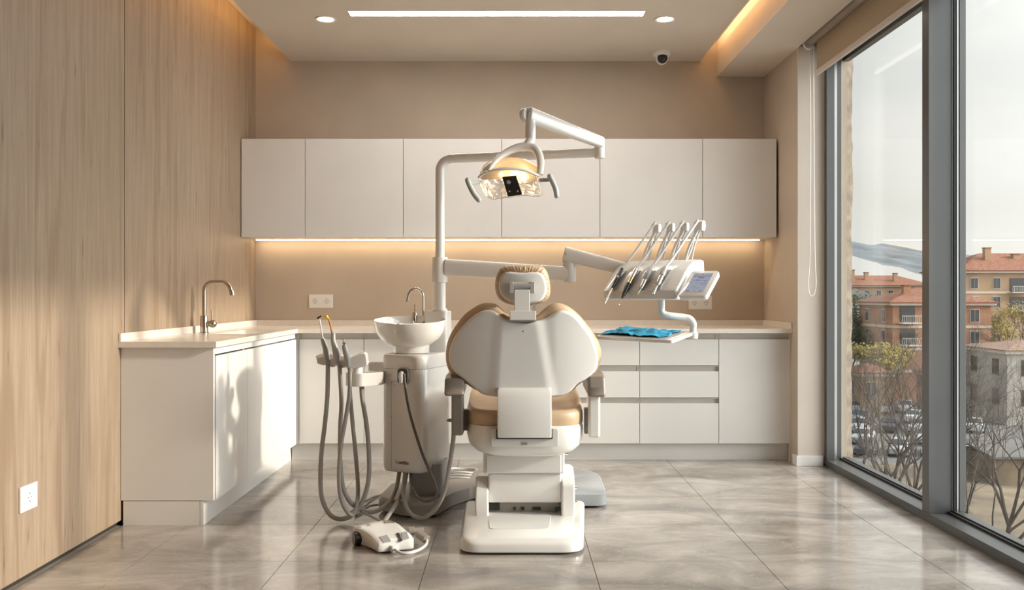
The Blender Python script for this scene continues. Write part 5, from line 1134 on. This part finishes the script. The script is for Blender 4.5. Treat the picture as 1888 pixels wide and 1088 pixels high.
# parked cars
def car():
    r = bpy.data.objects.new('parked_car', None); C.objects.link(r); WP[r.name] = Vector((0, 0, 0))
    side = [(-2.1, 0.30), (-2.12, 0.75), (-1.95, 0.88), (-1.25, 0.98), (-0.55, 1.40), (0.75, 1.44), (1.55, 1.02), (2.05, 0.92), (2.12, 0.60), (2.08, 0.30)]
    R_ = []
    for w_, f in ((-0.86, 0.94), (-0.80, 1.0), (0.80, 1.0), (0.86, 0.94)):
        R_.append([Vector((x * (0.985 if f < 1 else 1), w_ * (1 if z < 0.95 else 0.80), 0.3 + (z - 0.3) * f)) for x, z in side])
    B().loft(R_).build('car_body', carpaint[0], r, bevel=0.03, seg=2)
    b = B()
    for sg in (-1, 1):
        f = [Vector((x, sg * (0.70 + 0.012), z)) for x, z in ((-1.0, 1.02), (-0.5, 1.34), (0.7, 1.37), (1.3, 1.04))]
        f = [Vector((p.x, sg * (0.86 - 0.17 * (p.z - 0.95) / 0.45), p.z)) for p in f]; b.loft([f, [p - Vector((0, sg * 0.04, 0)) for p in f]])
    f = [Vector((-1.2, -0.66, 1.02)), Vector((-1.2, 0.66, 1.02)), Vector((-0.58, 0.6, 1.38)), Vector((-0.58, -0.6, 1.38))]; b.loft([f, [p + Vector((-0.03, 0, 0.03)) for p in f]])
    f = [Vector((1.5, -0.66, 1.06)), Vector((1.5, 0.66, 1.06)), Vector((0.8, 0.6, 1.40)), Vector((0.8, -0.6, 1.40))]; b.loft([f, [p + Vector((0.03, 0, 0.03)) for p in f]])
    b.build('car_windows', M['winglass'], r)
    for sx in (-1.3, 1.3):
        for sy in (-0.83, 0.83):
            B().lathe([(0.001, -0.1), (0.3, -0.1), (0.31, 0), (0.3, 0.1), (0.001, 0.1)], T=Matrix.Translation((sx, sy, 0.31)) @ Matrix.Rotation(math.pi / 2, 4, 'X'), n=16).build('wheel', M['tyre'], r)
    return r
proto = car(); rnd = random.Random(2); first = True
names_ = ['white', 'silver grey', 'dark', 'red', 'blue', 'pale grey']
bodies = {}
base_me = [c_ for c_ in proto.children if c_.name.startswith('car_body')][0].data
for k in range(6):
    me = base_me.copy(); me.materials.clear(); me.materials.append(carpaint[k]); bodies[k] = me
rows_ = [(69, 0.395, 0.47), (78, 0.37, 0.61), (84, 0.37, 0.61), (91, 0.37, 0.61), (98, 0.37, 0.545), (106, 0.37, 0.47)]
for ri_, (y, a0_, a1_) in enumerate(rows_):
    x = a0_ * y
    while x < a1_ * y:
        if rnd.random() < 0.86 and not (y > 89 and x > 50.5) and not (y < 70 and 33 < x):
            k = rnd.choice((0, 0, 1, 1, 2, 5, 5, 3, 4)); o = proto if first else copy_tree(proto); first = False
            o.location = (x, y + rnd.uniform(-0.4, 0.4), GZ - 0.2 if y > 72 else GZ + 0.55); o.rotation_euler = (0, 0, math.radians(62 + rnd.uniform(-6, 6) + (180 if rnd.random() < 0.4 else 0)))
            bd_ = [c_ for c_ in o.children if c_.name.startswith('car_body')][0]; bd_.data = bodies[k]
            where = ['nearest row below the trees', 'second row from the window', 'third row from the window', 'fourth row from the window', 'fifth row from the window', 'farthest row by the houses'][ri_]
            tag(o, '%s car parked in the %s' % (names_[k], where), 'car', 'cars parked in the lot below')
        x += 3.0

# ------------------------------------------------------------------ light
sun = bpy.data.lights.new('sun', 'SUN'); sun.energy = 4.1; sun.color = (1.0, 0.88, 0.74); sun.angle = math.radians(3.2)
so = bpy.data.objects.new('sun', sun); C.objects.link(so)
so.rotation_euler = Vector((-1, 0.17, -0.37)).to_track_quat('-Z', 'Y').to_euler()
w_ = bpy.data.worlds.new('sky'); bpy.context.scene.world = w_; w_.use_nodes = True
nt = w_.node_tree; n = nt.nodes; l = nt.links; bg = n['Background']
tc = n.new('ShaderNodeTexCoord'); sep = n.new('ShaderNodeSeparateXYZ'); l.new(tc.outputs['Generated'], sep.inputs[0])
gr = n.new('ShaderNodeValToRGB'); e = gr.color_ramp.elements
e[0].position = 0.0; e[0].color = (0.80, 0.76, 0.68, 1); e[1].position = 0.55; e[1].color = (0.66, 0.72, 0.78, 1)
x = e.new(0.12); x.color = (0.84, 0.82, 0.77, 1)
l.new(sep.outputs['Z'], gr.inputs['Fac'])
mp = n.new('ShaderNodeMapping'); mp.inputs['Scale'].default_value = (2.2, 2.2, 7.5); l.new(tc.outputs['Generated'], mp.inputs[0])
no = n.new('ShaderNodeTexNoise'); no.inputs['Scale'].default_value = 1.6; no.inputs['Detail'].default_value = 6; no.inputs['Roughness'].default_value = 0.5; l.new(mp.outputs[0], no.inputs['Vector'])
cr_ = n.new('ShaderNodeValToRGB'); cr_.color_ramp.elements[0].position = 0.42; cr_.color_ramp.elements[1].position = 0.68; l.new(no.outputs['Fac'], cr_.inputs['Fac'])
mx = n.new('ShaderNodeMixRGB'); mx.inputs[2].default_value = (0.90, 0.88, 0.84, 1); l.new(cr_.outputs[0], mx.inputs[0]); l.new(gr.outputs[0], mx.inputs[1])
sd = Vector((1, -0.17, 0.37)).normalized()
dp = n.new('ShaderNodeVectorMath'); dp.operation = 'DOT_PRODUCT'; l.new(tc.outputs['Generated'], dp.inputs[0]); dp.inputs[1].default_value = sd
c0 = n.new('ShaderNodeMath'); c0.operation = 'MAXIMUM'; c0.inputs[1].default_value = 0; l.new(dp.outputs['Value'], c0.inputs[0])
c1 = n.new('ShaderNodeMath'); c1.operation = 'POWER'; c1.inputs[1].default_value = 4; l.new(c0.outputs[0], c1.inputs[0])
gl = n.new('ShaderNodeMixRGB'); gl.blend_type = 'ADD'; gl.inputs[2].default_value = (6.8, 6.95, 7.1, 1); l.new(c1.outputs[0], gl.inputs[0]); l.new(mx.outputs[0], gl.inputs[1])  # broad glow round the sun, added out of frame to fill the room
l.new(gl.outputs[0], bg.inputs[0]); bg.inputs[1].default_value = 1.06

# ------------------------------------------------------------------ camera and picture settings
cam = bpy.data.cameras.new('camera'); co_ = bpy.data.objects.new('camera', cam); C.objects.link(co_)
cam.sensor_fit = 'HORIZONTAL'; cam.sensor_width = 36; cam.lens = 36 * F / 1888; cam.clip_start = 0.05; cam.clip_end = 5000
co_.location = (0, 0, H); co_.rotation_euler = (math.pi / 2, 0, 0); bpy.context.scene.camera = co_
sc_ = bpy.context.scene
sc_.view_settings.view_transform = 'Standard'; sc_.view_settings.look = 'None'; sc_.view_settings.exposure = 0.0; sc_.view_settings.gamma = 1; sc_.view_settings.use_curve_mapping = False
sc_.cycles.use_denoising = True; sc_.cycles.max_bounces = 10; sc_.cycles.diffuse_bounces = 6; sc_.cycles.glossy_bounces = 4; sc_.cycles.transparent_max_bounces = 12
sc_.cycles.sample_clamp_indirect = 8; sc_.cycles.caustics_reflective = False; sc_.cycles.caustics_refractive = False
